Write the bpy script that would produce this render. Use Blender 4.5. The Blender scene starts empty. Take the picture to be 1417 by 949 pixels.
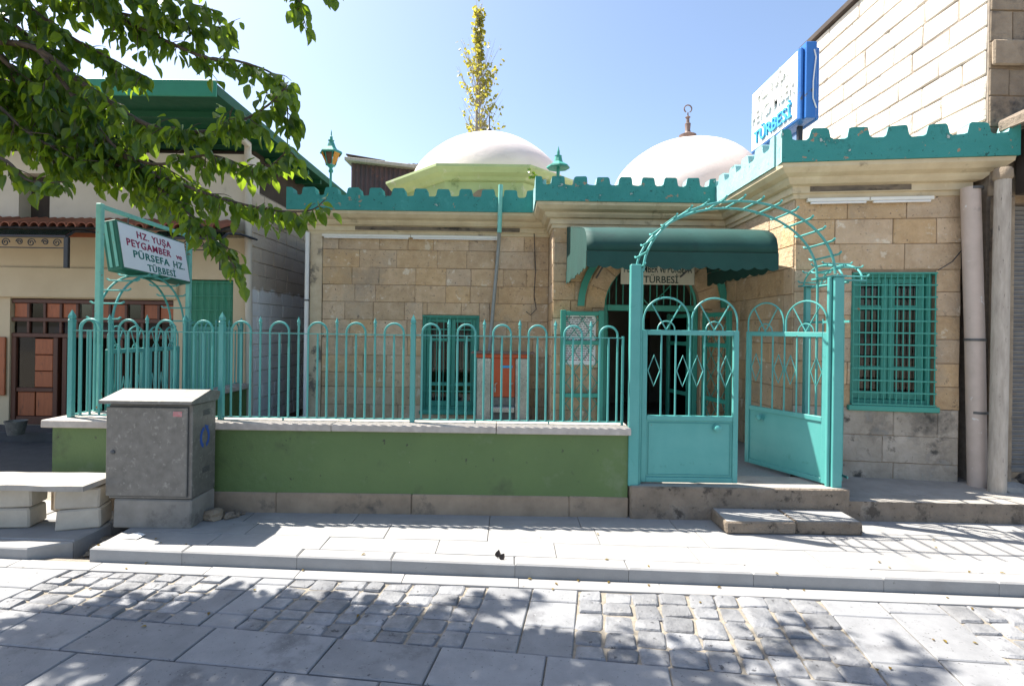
import bpy, bmesh, math, random
from mathutils import Vector, Matrix
from math import sin, cos, pi, radians
R = random.Random(7)
scene = bpy.context.scene
COL = scene.collection

# ------------------------------------------------------------------ camera, sky, sun
FPX, VX, VY, ROLL, EYE = 700.0, 706.0, 457.0, 0.014, 1.6
cam_d = bpy.data.cameras.new('camera'); cam = bpy.data.objects.new('camera', cam_d); COL.objects.link(cam)
cam_d.sensor_width = 36.0; cam_d.lens = FPX / 1417 * 36.0
cam_d.shift_x = (708.5 - VX) / 1417; cam_d.shift_y = -(474.5 - VY) / 1417
cam_d.clip_start = 0.05; cam_d.clip_end = 2000
cam.matrix_world = Matrix.Translation((0, 0, EYE)) @ Matrix.Rotation(radians(90), 4, 'X') @ Matrix.Rotation(ROLL, 4, 'Z')
scene.camera = cam

SUN_TO = Vector((-0.63, 0.25, 1.0)).normalized()
w = bpy.data.worlds.new('World'); scene.world = w; w.use_nodes = True
nt = w.node_tree; nt.nodes.clear()
sky = nt.nodes.new('ShaderNodeTexSky'); sky.sky_type = 'NISHITA'; sky.sun_disc = False
sky.sun_elevation = math.asin(SUN_TO.z); sky.sun_rotation = math.atan2(SUN_TO.x, SUN_TO.y)
sky.altitude = 500; sky.air_density = 1.0; sky.dust_density = 2.4; sky.ozone_density = 0.6
bg = nt.nodes.new('ShaderNodeBackground'); bg.inputs[1].default_value = 0.105
wo = nt.nodes.new('ShaderNodeOutputWorld')
nt.links.new(sky.outputs[0], bg.inputs[0]); nt.links.new(bg.outputs[0], wo.inputs[0])
sd = bpy.data.lights.new('sun', 'SUN'); sd.energy = 5.0; sd.angle = radians(0.53); sd.color = (1.0, 0.95, 0.87)
sun = bpy.data.objects.new('sun', sd); COL.objects.link(sun)
sun.rotation_euler = SUN_TO.to_track_quat('Z', 'Y').to_euler(); sun.location = (-8, 3, 14)
vs = scene.view_settings; vs.view_transform = 'Standard'; vs.look = 'None'; vs.gamma = 1; vs.exposure = 1.42
vs.use_curve_mapping = False

# ------------------------------------------------------------------ photo pixel -> place
def uv_px(x, y):
    dx, dy = x - VX, y - VY
    return dx * cos(ROLL) + dy * sin(ROLL), -dx * sin(ROLL) + dy * cos(ROLL)
def PX(x, y, D):
    u, v = uv_px(x, y); return Vector((u / FPX * D, D, EYE - v / FPX * D))
def GZ(x, y, z=0.0):
    u, v = uv_px(x, y); D = (EYE - z) * FPX / v; return Vector((u / FPX * D, D, z))

# ------------------------------------------------------------------ materials
MATS = {}
def mat(name, c1, c2=None, scale=6.0, rough=0.7, bump=0.0, bscale=40.0, metal=0.0, rnd=0.0, detail=6.0,
        overlay=None, spec=None, stretch=None, hue=0.0, dist=0.006):
    """c1/c2 mixed by noise; overlay: list of (colour, scale, threshold, softness); rnd: per-piece brightness"""
    if name in MATS: return MATS[name]
    m = bpy.data.materials.new(name); m.use_nodes = True; MATS[name] = m
    n = m.node_tree; b = n.nodes['Principled BSDF']; L = n.links.new
    geo = n.nodes.new('ShaderNodeTexCoord'); co = geo.outputs['Object']
    if stretch:
        mp = n.nodes.new('ShaderNodeMapping'); mp.inputs['Scale'].default_value = stretch; L(co, mp.inputs[0]); co = mp.outputs[0]
    oi = n.nodes.new('ShaderNodeObjectInfo')
    # shift the pattern for each piece
    if rnd:
        ad = n.nodes.new('ShaderNodeVectorMath'); ad.operation = 'ADD'
        ml = n.nodes.new('ShaderNodeMath'); ml.operation = 'MULTIPLY'; ml.inputs[1].default_value = 37.0
        L(oi.outputs['Random'], ml.inputs[0]); L(co, ad.inputs[0]); L(ml.outputs[0], ad.inputs[1]); co = ad.outputs[0]
    gp = n.nodes.new('ShaderNodeNewGeometry')
    def noise(sc, det=detail, ro=0.6, gl=False):
        t = n.nodes.new('ShaderNodeTexNoise'); t.inputs['Scale'].default_value = sc; t.inputs['Detail'].default_value = det
        t.inputs['Roughness'].default_value = ro; L(gp.outputs['Position'] if gl else co, t.inputs['Vector']); return t.outputs['Fac']
    def ramp(f, lo, hi):
        r = n.nodes.new('ShaderNodeMapRange'); r.inputs[1].default_value = lo; r.inputs[2].default_value = hi; L(f, r.inputs[0]); return r.outputs[0]
    def mix(f, a, bb, typ='MIX'):
        x = n.nodes.new('ShaderNodeMix'); x.data_type = 'RGBA'; x.blend_type = typ
        if isinstance(f, float): x.inputs[0].default_value = f
        else: L(f, x.inputs[0])
        for s, v in ((6, a), (7, bb)):
            if isinstance(v, tuple): x.inputs[s].default_value = (*v, 1)
            else: L(v, x.inputs[s])
        return x.outputs[2]
    c = mix(ramp(noise(scale), 0.32, 0.68), tuple(c1), tuple(c2 or c1))
    for ov in (overlay or []):
        oc, osc, th, so = ov[:4]
        th = 0.5 + (th-0.5)*0.76
        c = mix(ramp(noise(osc, 8.0, 0.65, len(ov) > 4), th, th + so*.8), c, tuple(oc))
    if rnd:
        hs = n.nodes.new('ShaderNodeHueSaturation')
        r = n.nodes.new('ShaderNodeMapRange'); r.inputs[3].default_value = 1 - rnd; r.inputs[4].default_value = 1 + rnd
        L(oi.outputs['Random'], r.inputs[0]); L(r.outputs[0], hs.inputs['Value']); L(c, hs.inputs['Color'])
        if hue:
            m2 = n.nodes.new('ShaderNodeMath'); m2.operation = 'MULTIPLY'; m2.inputs[1].default_value = 7.31
            fr = n.nodes.new('ShaderNodeMath'); fr.operation = 'FRACT'
            r2 = n.nodes.new('ShaderNodeMapRange'); r2.inputs[3].default_value = 1 - hue; r2.inputs[4].default_value = 1 + hue
            L(oi.outputs['Random'], m2.inputs[0]); L(m2.outputs[0], fr.inputs[0]); L(fr.outputs[0], r2.inputs[0]); L(r2.outputs[0], hs.inputs['Saturation'])
        c = hs.outputs[0]
    L(c, b.inputs['Base Color'])
    b.inputs['Metallic'].default_value = metal
    rr = n.nodes.new('ShaderNodeMapRange'); rr.inputs[3].default_value = max(0.03, rough - 0.12); rr.inputs[4].default_value = min(1, rough + 0.12)
    L(noise(scale * 2.3), rr.inputs[0]); L(rr.outputs[0], b.inputs['Roughness'])
    if spec is not None: b.inputs['Specular IOR Level'].default_value = spec
    if bump:
        bp = n.nodes.new('ShaderNodeBump'); bp.inputs['Strength'].default_value = bump; bp.inputs['Distance'].default_value = dist
        L(noise(bscale, 8.0, 0.7), bp.inputs['Height']); L(bp.outputs[0], b.inputs['Normal'])
    return m

STONE = mat('stone', (0.60, 0.435, 0.27), (0.48, 0.335, 0.20), 7.0, 0.9, 1.0, 22, rnd=0.10, hue=0.12, dist=0.025,
            overlay=[((0.66, 0.50, 0.33), 3.0, 0.52, 0.2, 1), ((0.27, 0.20, 0.135), 11.0, 0.64, 0.12), ((0.29, 0.225, 0.16), 1.5, 0.54, 0.25, 1), ((0.13, 0.10, 0.075), 24.0, 0.675, 0.05), ((0.68, 0.57, 0.42), 6.0, 0.64, 0.06), ((0.62, 0.50, 0.36), 40.0, 0.66, 0.06)])
STONE_GREY = mat('stone_grey', (0.56, 0.48, 0.385), (0.40, 0.335, 0.26), 5.0, 0.9, 1.0, 22, rnd=0.12, dist=0.025,
            overlay=[((0.66, 0.61, 0.53), 4.0, 0.57, 0.1, 1), ((0.10, 0.09, 0.075), 7.0, 0.60, 0.12), ((0.09, 0.08, 0.065), 2.0, 0.54, 0.2, 1)])
MORTAR = mat('mortar', (0.33, 0.24, 0.15), (0.23, 0.165, 0.105), 12, 0.95, 0.6, 60)
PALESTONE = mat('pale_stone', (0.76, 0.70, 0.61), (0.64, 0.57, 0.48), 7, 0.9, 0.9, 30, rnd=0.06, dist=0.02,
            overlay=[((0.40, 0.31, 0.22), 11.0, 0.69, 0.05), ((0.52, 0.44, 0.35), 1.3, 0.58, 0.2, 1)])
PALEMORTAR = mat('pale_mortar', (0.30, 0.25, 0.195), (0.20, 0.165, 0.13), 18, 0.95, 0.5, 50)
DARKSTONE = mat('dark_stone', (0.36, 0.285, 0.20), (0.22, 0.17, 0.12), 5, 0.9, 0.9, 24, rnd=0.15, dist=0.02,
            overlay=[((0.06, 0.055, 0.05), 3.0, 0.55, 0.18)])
CORNICE = mat('cornice', (0.62, 0.52, 0.345), (0.50, 0.405, 0.26), 4, 0.85, 0.35, 30,
            overlay=[((0.22, 0.17, 0.11), 5.0, 0.63, 0.2), ((0.68, 0.6, 0.42), 2.4, 0.6, 0.2)])
SOOT = mat('soot_band', (0.09, 0.075, 0.058), (0.22, 0.17, 0.115), 4, 0.9, 0.3, 30, stretch=(1, 1, 3), overlay=[((0.015, 0.013, 0.011), 3.0, 0.52, 0.12)])
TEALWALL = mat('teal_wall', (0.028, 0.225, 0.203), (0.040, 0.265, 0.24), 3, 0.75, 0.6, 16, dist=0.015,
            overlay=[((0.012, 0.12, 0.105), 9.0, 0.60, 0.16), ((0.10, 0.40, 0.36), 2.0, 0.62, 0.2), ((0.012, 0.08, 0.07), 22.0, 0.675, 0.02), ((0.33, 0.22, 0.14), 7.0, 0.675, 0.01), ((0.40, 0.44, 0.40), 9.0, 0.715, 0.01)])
TEALSUNLIT = mat('teal_wall_sunlit', (0.22, 0.42, 0.42), (0.30, 0.48, 0.48), 3, 0.7, 0.6, 16, dist=0.015,  # lit copy of the wall teal: sun glare painted in, chips are wear
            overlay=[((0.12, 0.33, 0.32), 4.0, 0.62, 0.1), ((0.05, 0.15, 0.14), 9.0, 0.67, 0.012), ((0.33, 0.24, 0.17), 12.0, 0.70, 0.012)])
TEAL = mat('teal_paint', (0.066, 0.30, 0.275), (0.088, 0.335, 0.31), 4, 0.42, 0.15, 60,
            overlay=[((0.042, 0.235, 0.20), 6.0, 0.64, 0.12), ((0.17, 0.08, 0.04), 16.0, 0.765, 0.02)])
TEALD = mat('teal_window', (0.036, 0.27, 0.205), (0.048, 0.30, 0.23), 5, 0.5, 0.15, 50,
            overlay=[((0.25, 0.10, 0.04), 9.0, 0.74, 0.02)])
TEALPALE = mat('teal_faded', (0.20, 0.52, 0.44), (0.14, 0.42, 0.36), 8, 0.55, 0.2, 50, overlay=[((0.28, 0.13, 0.05), 14.0, 0.68, 0.04)])
GREENWALL = mat('green_wall', (0.105, 0.17, 0.055), (0.085, 0.142, 0.046), 1.6, 0.62, 0.5, 9, dist=0.02,
            overlay=[((0.055, 0.08, 0.033), 2.2, 0.60, 0.2), ((0.13, 0.185, 0.085), 3.4, 0.62, 0.15), ((0.04, 0.045, 0.03), 12.0, 0.70, 0.04), ((0.25, 0.24, 0.18), 30.0, 0.755, 0.02)])
PLINTH = mat('plinth', (0.33, 0.255, 0.18), (0.23, 0.175, 0.122), 5, 0.9, 0.6, 30, overlay=[((0.12, 0.10, 0.08), 4, 0.6, 0.15)])
COPING = mat('coping', (0.50, 0.45, 0.40), (0.38, 0.34, 0.30), 14, 0.8, 0.4, 60, rnd=0.07)
CONC = mat('concrete', (0.27, 0.215, 0.16), (0.18, 0.142, 0.105), 7, 0.9, 1.0, 24, rnd=0.08, dist=0.025,
            overlay=[((0.36, 0.315, 0.26), 3.0, 0.62, 0.15), ((0.09, 0.072, 0.055), 6.0, 0.58, 0.12), ((0.035, 0.03, 0.026), 14.0, 0.66, 0.05)])
CABBASE = mat('cabinet_base', (0.27, 0.25, 0.22), (0.20, 0.185, 0.16), 6, 0.9, 0.5, 30, overlay=[((0.13, 0.115, 0.10), 4.0, 0.6, 0.15)])
PAVE = mat('paving', (0.31, 0.304, 0.294), (0.262, 0.256, 0.247), 5, 0.8, 0.25, 70, rnd=0.05,
            overlay=[((0.23, 0.222, 0.21), 2.0, 0.58, 0.25, 1), ((0.16, 0.15, 0.135), 16.0, 0.73, 0.03)])
ROADSLAB = mat('road_slab', (0.245, 0.247, 0.252), (0.185, 0.187, 0.192), 6, 0.7, 0.3, 90, rnd=0.12,
            overlay=[((0.10, 0.10, 0.105), 3.0, 0.62, 0.2), ((0.24, 0.24, 0.24), 60.0, 0.62, 0.08), ((0.07, 0.07, 0.07), 45.0, 0.66, 0.06)])
COBBLE = mat('cobble', (0.27, 0.271, 0.277), (0.155, 0.157, 0.163), 9, 0.6, 0.8, 22, rnd=0.22, dist=0.02,
            overlay=[((0.34, 0.33, 0.31), 6.0, 0.66, 0.1), ((0.06, 0.06, 0.065), 20.0, 0.64, 0.08)])
SAND = mat('joint_sand', (0.31, 0.27, 0.21), (0.18, 0.16, 0.13), 30, 0.95, 0.8, 80)
GROUND = mat('ground', (0.20, 0.185, 0.165), (0.15, 0.14, 0.125), 4, 0.95, 0.4, 30)
ASPH = mat('asphalt', (0.075, 0.075, 0.078), (0.055, 0.055, 0.058), 6, 0.9, 0.6, 70)
GALV = mat('galvanised', (0.195, 0.187, 0.172), (0.14, 0.134, 0.122), 16, 0.5, 0.1, 60, metal=0.35,
            overlay=[((0.18, 0.165, 0.15), 3.0, 0.62, 0.2), ((0.26, 0.25, 0.23), 26.0, 0.58, 0.12)])
GALVD = mat('galvanised_dark', (0.10, 0.10, 0.098), (0.07, 0.07, 0.07), 10, 0.6)
DOME = mat('dome_render', (0.71, 0.63, 0.59), (0.64, 0.56, 0.52), 2.2, 0.85, 0.3, 7, dist=0.02,
            overlay=[((0.52, 0.45, 0.42), 2.6, 0.66, 0.25), ((0.34, 0.29, 0.27), 6.0, 0.80, 0.12)])
DRUM = mat('drum_green', (0.42, 0.50, 0.24), (0.35, 0.43, 0.20), 3, 0.8, 0.3, 20,
            overlay=[((0.50, 0.52, 0.36), 5, 0.62, 0.1), ((0.12, 0.17, 0.06), 3, 0.63, 0.15)])
AWN = mat('awning_cloth', (0.003, 0.043, 0.034), (0.0045, 0.055, 0.044), 3, 0.75, 0.2, 25, overlay=[((0.014, 0.075, 0.064), 1.6, 0.62, 0.3), ((0.003, 0.035, 0.03), 4, 0.62, 0.15)])
WHITE = mat('white_paint', (0.78, 0.78, 0.76), (0.70, 0.70, 0.68), 6, 0.6)
SIGNW = mat('sign_white', (0.72, 0.77, 0.80), (0.66, 0.71, 0.75), 5, 0.45, overlay=[((0.5, 0.52, 0.5), 9, 0.7, 0.1)])
CREAM = mat('plaque_cream', (0.66, 0.63, 0.52), (0.58, 0.55, 0.45), 6, 0.5)
SIGNG = mat('sign_green', (0.014, 0.115, 0.075), (0.02, 0.14, 0.09), 8, 0.4)
MAROON = mat('maroon', (0.27, 0.012, 0.07)); TEXTTEAL = mat('text_teal', (0.008, 0.15, 0.13)); TEXTDARK = mat('text_dark', (0.012, 0.05, 0.045))
TEXTBLACK = mat('text_black', (0.05, 0.05, 0.05)); TEXTRED = mat('text_red', (0.3, 0.03, 0.06))
BLUE = mat('sign_blue', (0.028, 0.145, 0.46), (0.04, 0.18, 0.5), 6, 0.4, overlay=[((0.10, 0.09, 0.08), 5, 0.7, 0.05)])
LBLUE = mat('text_blue', (0.05, 0.33, 0.62)); BLUEINK = mat('blue_ink', (0.02, 0.07, 0.28))
PLAST = mat('cream_plaster', (0.60, 0.49, 0.33), (0.53, 0.425, 0.28), 2, 0.9, 0.25, 30, overlay=[((0.36, 0.27, 0.17), 2.4, 0.68, 0.1)])
PLASTW = mat('white_plaster', (0.64, 0.58, 0.49), (0.56, 0.51, 0.43), 2, 0.9, 0.25, 30, overlay=[((0.36, 0.32, 0.27), 2.0, 0.64, 0.2)])
PEEL = mat('peeling_plaster', (0.62, 0.53, 0.38), (0.46, 0.36, 0.24), 6, 0.9, 0.6, 30, overlay=[((0.16, 0.14, 0.115), 3.0, 0.60, 0.08)])
WOOD = mat('orange_wood', (0.36, 0.10, 0.032), (0.28, 0.075, 0.024), 4, 0.5, 0.15, 60, stretch=(8, 8, 1), overlay=[((0.12, 0.035, 0.015), 5, 0.62, 0.1)], rnd=0.12)
WOODD = mat('brown_wood', (0.10, 0.03, 0.014), (0.07, 0.021, 0.011), 4, 0.5, 0.15, 60, stretch=(8, 8, 1))
POLE = mat('weathered_post', (0.48, 0.42, 0.35), (0.33, 0.285, 0.235), 5, 0.9, 0.5, 30, stretch=(6, 6, 1), overlay=[((0.10, 0.09, 0.08), 8, 0.66, 0.08)])
PIPEM = mat('drain_pipe', (0.52, 0.42, 0.355), (0.45, 0.365, 0.305), 7, 0.6, 0.1, 40, overlay=[((0.62, 0.6, 0.57), 9, 0.69, 0.02), ((0.2, 0.17, 0.15), 3, 0.64, 0.15)])
PIPEG = mat('grey_pipe', (0.30, 0.32, 0.31), (0.24, 0.26, 0.25), 8, 0.5)
BEIGEP = mat('beige_pipe', (0.58, 0.52, 0.43), (0.50, 0.45, 0.37), 5, 0.5)
DARK = mat('interior', (0.22, 0.19, 0.15), (0.17, 0.145, 0.115), 3, 0.9)
BLACKM = mat('black_metal', (0.016, 0.018, 0.022), (0.022, 0.024, 0.028), 8, 0.45)
ORANGE = mat('orange_panel', (0.52, 0.085, 0.018), (0.46, 0.07, 0.016), 4, 0.4)
STEEL = mat('stainless', (0.42, 0.42, 0.40), (0.30, 0.30, 0.29), 20, 0.3, 0.15, 60, metal=0.8)
COPPER = mat('cabinet_lid', (0.19, 0.125, 0.10), (0.13, 0.09, 0.075), 8, 0.5)
SHUT = mat('roller_shutter', (0.20, 0.19, 0.175), (0.14, 0.13, 0.12), 5, 0.6, 0.1, 30, metal=0.2, overlay=[((0.12, 0.06, 0.035), 3, 0.58, 0.2)])
RUST = mat('rusty_sheet', (0.095, 0.055, 0.055), (0.06, 0.04, 0.042), 3, 0.8, 0.2, 20, overlay=[((0.18, 0.08, 0.05), 5, 0.62, 0.1)])
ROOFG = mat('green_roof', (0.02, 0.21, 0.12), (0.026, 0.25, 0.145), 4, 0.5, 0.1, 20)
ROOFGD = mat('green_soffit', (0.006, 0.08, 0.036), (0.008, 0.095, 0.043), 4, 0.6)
TILE = mat('clay_tile', (0.40, 0.14, 0.075), (0.30, 0.10, 0.055), 8, 0.8, 0.4, 40, rnd=0.22)
DKTIMB = mat('dark_timber', (0.06, 0.045, 0.035), (0.04, 0.03, 0.025), 4, 0.9, 0.3, 30)
CEMENT = mat('cement', (0.36, 0.335, 0.30), (0.27, 0.25, 0.22), 5, 0.9, 0.6, 30, overlay=[((0.2, 0.185, 0.17), 3, 0.62, 0.15)])
BARK = mat('bark', (0.10, 0.075, 0.055), (0.06, 0.045, 0.035), 10, 0.95, 0.8, 40, stretch=(3, 3, 1))
AMBER = mat('amber_glass', (0.62, 0.27, 0.02), (0.55, 0.22, 0.02), 6, 0.25)
LAMPGL = mat('lamp_glass', (0.16, 0.08, 0.05), (0.11, 0.06, 0.04), 5, 0.2)
TERRAZZO = mat('terrazzo', (0.26, 0.27, 0.27), (0.19, 0.2, 0.2), 40, 0.6, 0.1, 60)
TUBEW = mat('tube_white', (0.78, 0.76, 0.68), (0.7, 0.68, 0.6), 5, 0.4)

def side_paint():
    """grey blocks, whitewashed up to a ragged sloping line"""
    m = bpy.data.materials.new('whitewashed_block'); m.use_nodes = True
    n = m.node_tree; b = n.nodes['Principled BSDF']; L = n.links.new
    g = n.nodes.new('ShaderNodeNewGeometry'); sp = n.nodes.new('ShaderNodeSeparateXYZ'); L(g.outputs['Position'], sp.inputs[0])
    nz = n.nodes.new('ShaderNodeTexNoise'); nz.inputs['Scale'].default_value = 5; nz.inputs['Detail'].default_value = 7; L(g.outputs['Position'], nz.inputs['Vector'])
    a = n.nodes.new('ShaderNodeMath'); a.operation = 'MULTIPLY_ADD'; a.inputs[1].default_value = 0.25; L(nz.outputs[0], a.inputs[0]); L(sp.outputs[2], a.inputs[2])
    r = n.nodes.new('ShaderNodeMapRange'); r.inputs[1].default_value = 2.26; r.inputs[2].default_value = 2.31; L(a.outputs[0], r.inputs[0])
    n2 = n.nodes.new('ShaderNodeTexNoise'); n2.inputs['Scale'].default_value = 3.2; n2.inputs['Detail'].default_value = 8; L(g.outputs['Position'], n2.inputs['Vector'])
    def mx(f, p, q):
        x = n.nodes.new('ShaderNodeMix'); x.data_type = 'RGBA'; L(f, x.inputs[0])
        for s, v in ((6, p), (7, q)):
            if isinstance(v, tuple): x.inputs[s].default_value = (*v, 1)
            else: L(v, x.inputs[s])
        return x.outputs[2]
    wh = mx(n2.outputs[0], (0.86, 0.86, 0.84), (0.74, 0.73, 0.71)); gr = mx(n2.outputs[0], (0.62, 0.53, 0.42), (0.42, 0.35, 0.27))
    L(mx(r.outputs[0], wh, gr), b.inputs['Base Color']); b.inputs['Roughness'].default_value = 0.9
    bp = n.nodes.new('ShaderNodeBump'); bp.inputs['Strength'].default_value = 0.7; bp.inputs['Distance'].default_value = 0.02
    n3 = n.nodes.new('ShaderNodeTexNoise'); n3.inputs['Scale'].default_value = 24; n3.inputs['Detail'].default_value = 8; L(g.outputs['Position'], n3.inputs['Vector'])
    L(n3.outputs[0], bp.inputs['Height']); L(bp.outputs[0], b.inputs['Normal'])
    return m
WASHED = side_paint()

def glass(name, tint, refl=0.10, rough=0.03):
    m = bpy.data.materials.new(name); m.use_nodes = True; n = m.node_tree; n.nodes.clear(); L = n.links.new
    t = n.nodes.new('ShaderNodeBsdfTransparent'); t.inputs[0].default_value = (*tint, 1)
    g = n.nodes.new('ShaderNodeBsdfGlossy'); g.inputs['Roughness'].default_value = rough
    f = n.nodes.new('ShaderNodeFresnel'); f.inputs[0].default_value = 1.5
    x = n.nodes.new('ShaderNodeMixShader'); o = n.nodes.new('ShaderNodeOutputMaterial')
    L(f.outputs[0], x.inputs[0]); L(t.outputs[0], x.inputs[1]); L(g.outputs[0], x.inputs[2]); L(x.outputs[0], o.inputs[0])
    return m
GLASS = glass('window_glass', (0.55, 0.6, 0.6)); BLUEGL = glass('blue_glass', (0.05, 0.06, 0.22)); CANOPYGL = glass('canopy_sheet', (0.35, 0.4, 0.42), rough=0.2)

def leafmat(name, c1, c2, tr, rough=0.4):
    m = bpy.data.materials.new(name); m.use_nodes = True; n = m.node_tree; b = n.nodes['Principled BSDF']; L = n.links.new
    o = n.nodes['Material Output']
    g = n.nodes.new('ShaderNodeNewGeometry'); nz = n.nodes.new('ShaderNodeTexNoise'); nz.inputs['Scale'].default_value = 7; L(g.outputs['Position'], nz.inputs['Vector'])
    r = n.nodes.new('ShaderNodeMapRange'); r.inputs[1].default_value = 0.35; r.inputs[2].default_value = 0.65; L(nz.outputs[0], r.inputs[0])
    x = n.nodes.new('ShaderNodeMix'); x.data_type = 'RGBA'; x.inputs[6].default_value = (*c1, 1); x.inputs[7].default_value = (*c2, 1)
    L(g.outputs['Random Per Island'], x.inputs[0]); L(x.outputs[2], b.inputs['Base Color']); b.inputs['Roughness'].default_value = rough
    t = n.nodes.new('ShaderNodeBsdfTranslucent'); t.inputs[0].default_value = (*tr, 1)
    ms = n.nodes.new('ShaderNodeMixShader'); ms.inputs[0].default_value = 0.5
    L(b.outputs[0], ms.inputs[1]); L(t.outputs[0], ms.inputs[2]); L(ms.outputs[0], o.inputs[0])
    return m
LEAF = leafmat('mulberry_leaf', (0.016, 0.052, 0.014), (0.038, 0.095, 0.020), (0.30, 0.44, 0.022), .36)
LEAFY = leafmat('poplar_leaf', (0.30, 0.26, 0.03), (0.22, 0.26, 0.05), (0.55, 0.48, 0.06))
LEAFDRY = leafmat('dry_leaf', (0.20, 0.12, 0.03), (0.3, 0.22, 0.04), (0.3, 0.2, 0.03))

# ------------------------------------------------------------------ mesh helpers
class MB:
    def __init__(s): s.v = []; s.f = []; s.sm = []
    def add(s, vs, fs, smooth=False):
        o = len(s.v); s.v += [Vector(p) for p in vs]
        for f in fs: s.f.append([i + o for i in f]); s.sm.append(smooth)
        return s
    def box(s, x0, x1, y0, y1, z0, z1):
        return s.add([(x0,y0,z0),(x1,y0,z0),(x1,y1,z0),(x0,y1,z0),(x0,y0,z1),(x1,y0,z1),(x1,y1,z1),(x0,y1,z1)],
              [(0,3,2,1),(4,5,6,7),(0,1,5,4),(1,2,6,5),(2,3,7,6),(3,0,4,7)])
    def cbox(s, x0, x1, y0, y1, z0, z1, c=0.006, jit=0.0):
        """box with chamfered edges"""
        vs = []; X = (x0, x1); Y = (y0, y1); Z = (z0, z1); idx = {}
        c = min(c, (x1-x0)*.3, (y1-y0)*.3, (z1-z0)*.3)
        for i in (0,1):
            for j in (0,1):
                for k in (0,1):
                    sx, sy, sz = (1-2*i), (1-2*j), (1-2*k)
                    J = Vector([R.uniform(-jit, jit) for _ in range(3)])
                    for a in range(3):
                        p = Vector((X[i] + (0 if a == 0 else sx*c), Y[j] + (0 if a == 1 else sy*c), Z[k] + (0 if a == 2 else sz*c)))
                        idx[(i,j,k,a)] = len(vs); vs.append(p + J)
        q = lambda *t: idx[t]; fs = []
        for i in (0,1):
            f = [q(i,0,0,0), q(i,1,0,0), q(i,1,1,0), q(i,0,1,0)]; fs.append(f if i else f[::-1])
            f = [q(0,i,0,1), q(1,i,0,1), q(1,i,1,1), q(0,i,1,1)]; fs.append(f[::-1] if i else f)
            f = [q(0,0,i,2), q(1,0,i,2), q(1,1,i,2), q(0,1,i,2)]; fs.append(f if i else f[::-1])
        for i in (0,1):
            for j in (0,1):
                fs.append([q(i,j,0,0), q(i,j,1,0), q(i,j,1,1), q(i,j,0,1)])
                fs.append([q(i,0,j,0), q(i,1,j,0), q(i,1,j,2), q(i,0,j,2)])
                fs.append([q(0,i,j,1), q(1,i,j,1), q(1,i,j,2), q(0,i,j,2)])
                for k in (0,1): fs.append([q(i,j,k,0), q(i,j,k,1), q(i,j,k,2)])
        # orient outward
        ctr = Vector(((x0+x1)/2, (y0+y1)/2, (z0+z1)/2)); out = []
        for f in fs:
            a, b, d = vs[f[0]], vs[f[1]], vs[f[2]]; nn = (b-a).cross(d-a)
            cc = sum((vs[t] for t in f), Vector()) / len(f)
            out.append(f if nn.dot(cc-ctr) >= 0 else f[::-1])
        return s.add(vs, out)
    def prism(s, pts, off):
        """polygon (3D points) pushed along off"""
        n = len(pts); pts = [Vector(p) for p in pts]; off = Vector(off); o = len(s.v)
        nn = Vector()
        for i in range(n): nn += pts[i].cross(pts[(i+1) % n])
        if nn.dot(off) > 0: pts = pts[::-1]
        s.add(pts + [p + off for p in pts], [list(range(n)), list(range(2*n-1, n-1, -1))] + [[(i+1) % n, i, n+i, n+(i+1) % n] for i in range(n)])
        return s
    def tube(s, pts, r, seg=8, closed=False, cap=True):
        pts = [Vector(p) for p in pts]; n = len(pts); o = len(s.v); rs = r if isinstance(r, (list, tuple)) else [r]*n
        up = None; rings = []
        for i in range(n):
            a = pts[i-1] if (i or closed) else pts[i]; b = pts[(i+1) % n] if (i < n-1 or closed) else pts[i]
            t = (b - a).normalized() if (b-a).length > 1e-9 else Vector((0,0,1))
            if up is None: up = Vector((0,0,1)) if abs(t.z) < .9 else Vector((0,1,0))
            x = t.cross(up)
            if x.length < 1e-6: x = t.cross(Vector((1,0,0)))
            x.normalize(); yv = x.cross(t).normalized(); up = yv
            rings.append([pts[i] + (x*cos(2*pi*k/seg) + yv*sin(2*pi*k/seg))*rs[i] for k in range(seg)])
        for g in rings: s.v += g
        m = n if closed else n-1
        for i in range(m):
            for k in range(seg):
                a = o + i*seg; b = o + ((i+1) % n)*seg; k2 = (k+1) % seg
                s.f.append([a+k, b+k, b+k2, a+k2][::-1]); s.sm.append(True)
        if cap and not closed:
            s.f.append([o+k for k in range(seg)][::-1]); s.sm.append(False)
            s.f.append([o+(n-1)*seg+k for k in range(seg)]); s.sm.append(False)
        return s
    def lathe(s, prof, c=(0,0,0), seg=24, smooth=True, a0=0.0):
        """prof: (r, z) from bottom to top"""
        c = Vector(c); o = len(s.v); n = len(prof)
        for r, z in prof:
            for k in range(seg):
                a = a0 + 2*pi*k/seg; s.v.append(c + Vector((r*cos(a), r*sin(a), z)))
        for i in range(n-1):
            for k in range(seg):
                k2 = (k+1) % seg; s.f.append([o+i*seg+k, o+i*seg+k2, o+(i+1)*seg+k2, o+(i+1)*seg+k]); s.sm.append(smooth)
        if prof[0][0] > 1e-5: s.f.append([o+k for k in range(seg)][::-1]); s.sm.append(False)
        if prof[-1][0] > 1e-5: s.f.append([o+(n-1)*seg+k for k in range(seg)]); s.sm.append(False)
        return s
    def xf(s, M):
        s.v = [M @ p for p in s.v]; return s
    def mesh(s, name):
        me = bpy.data.meshes.new(name); me.from_pydata([tuple(p) for p in s.v], [], s.f)
        me.polygons.foreach_set('use_smooth', s.sm); me.update()
        if any(s.sm): me.set_sharp_from_angle(angle=radians(38))
        return me
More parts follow.
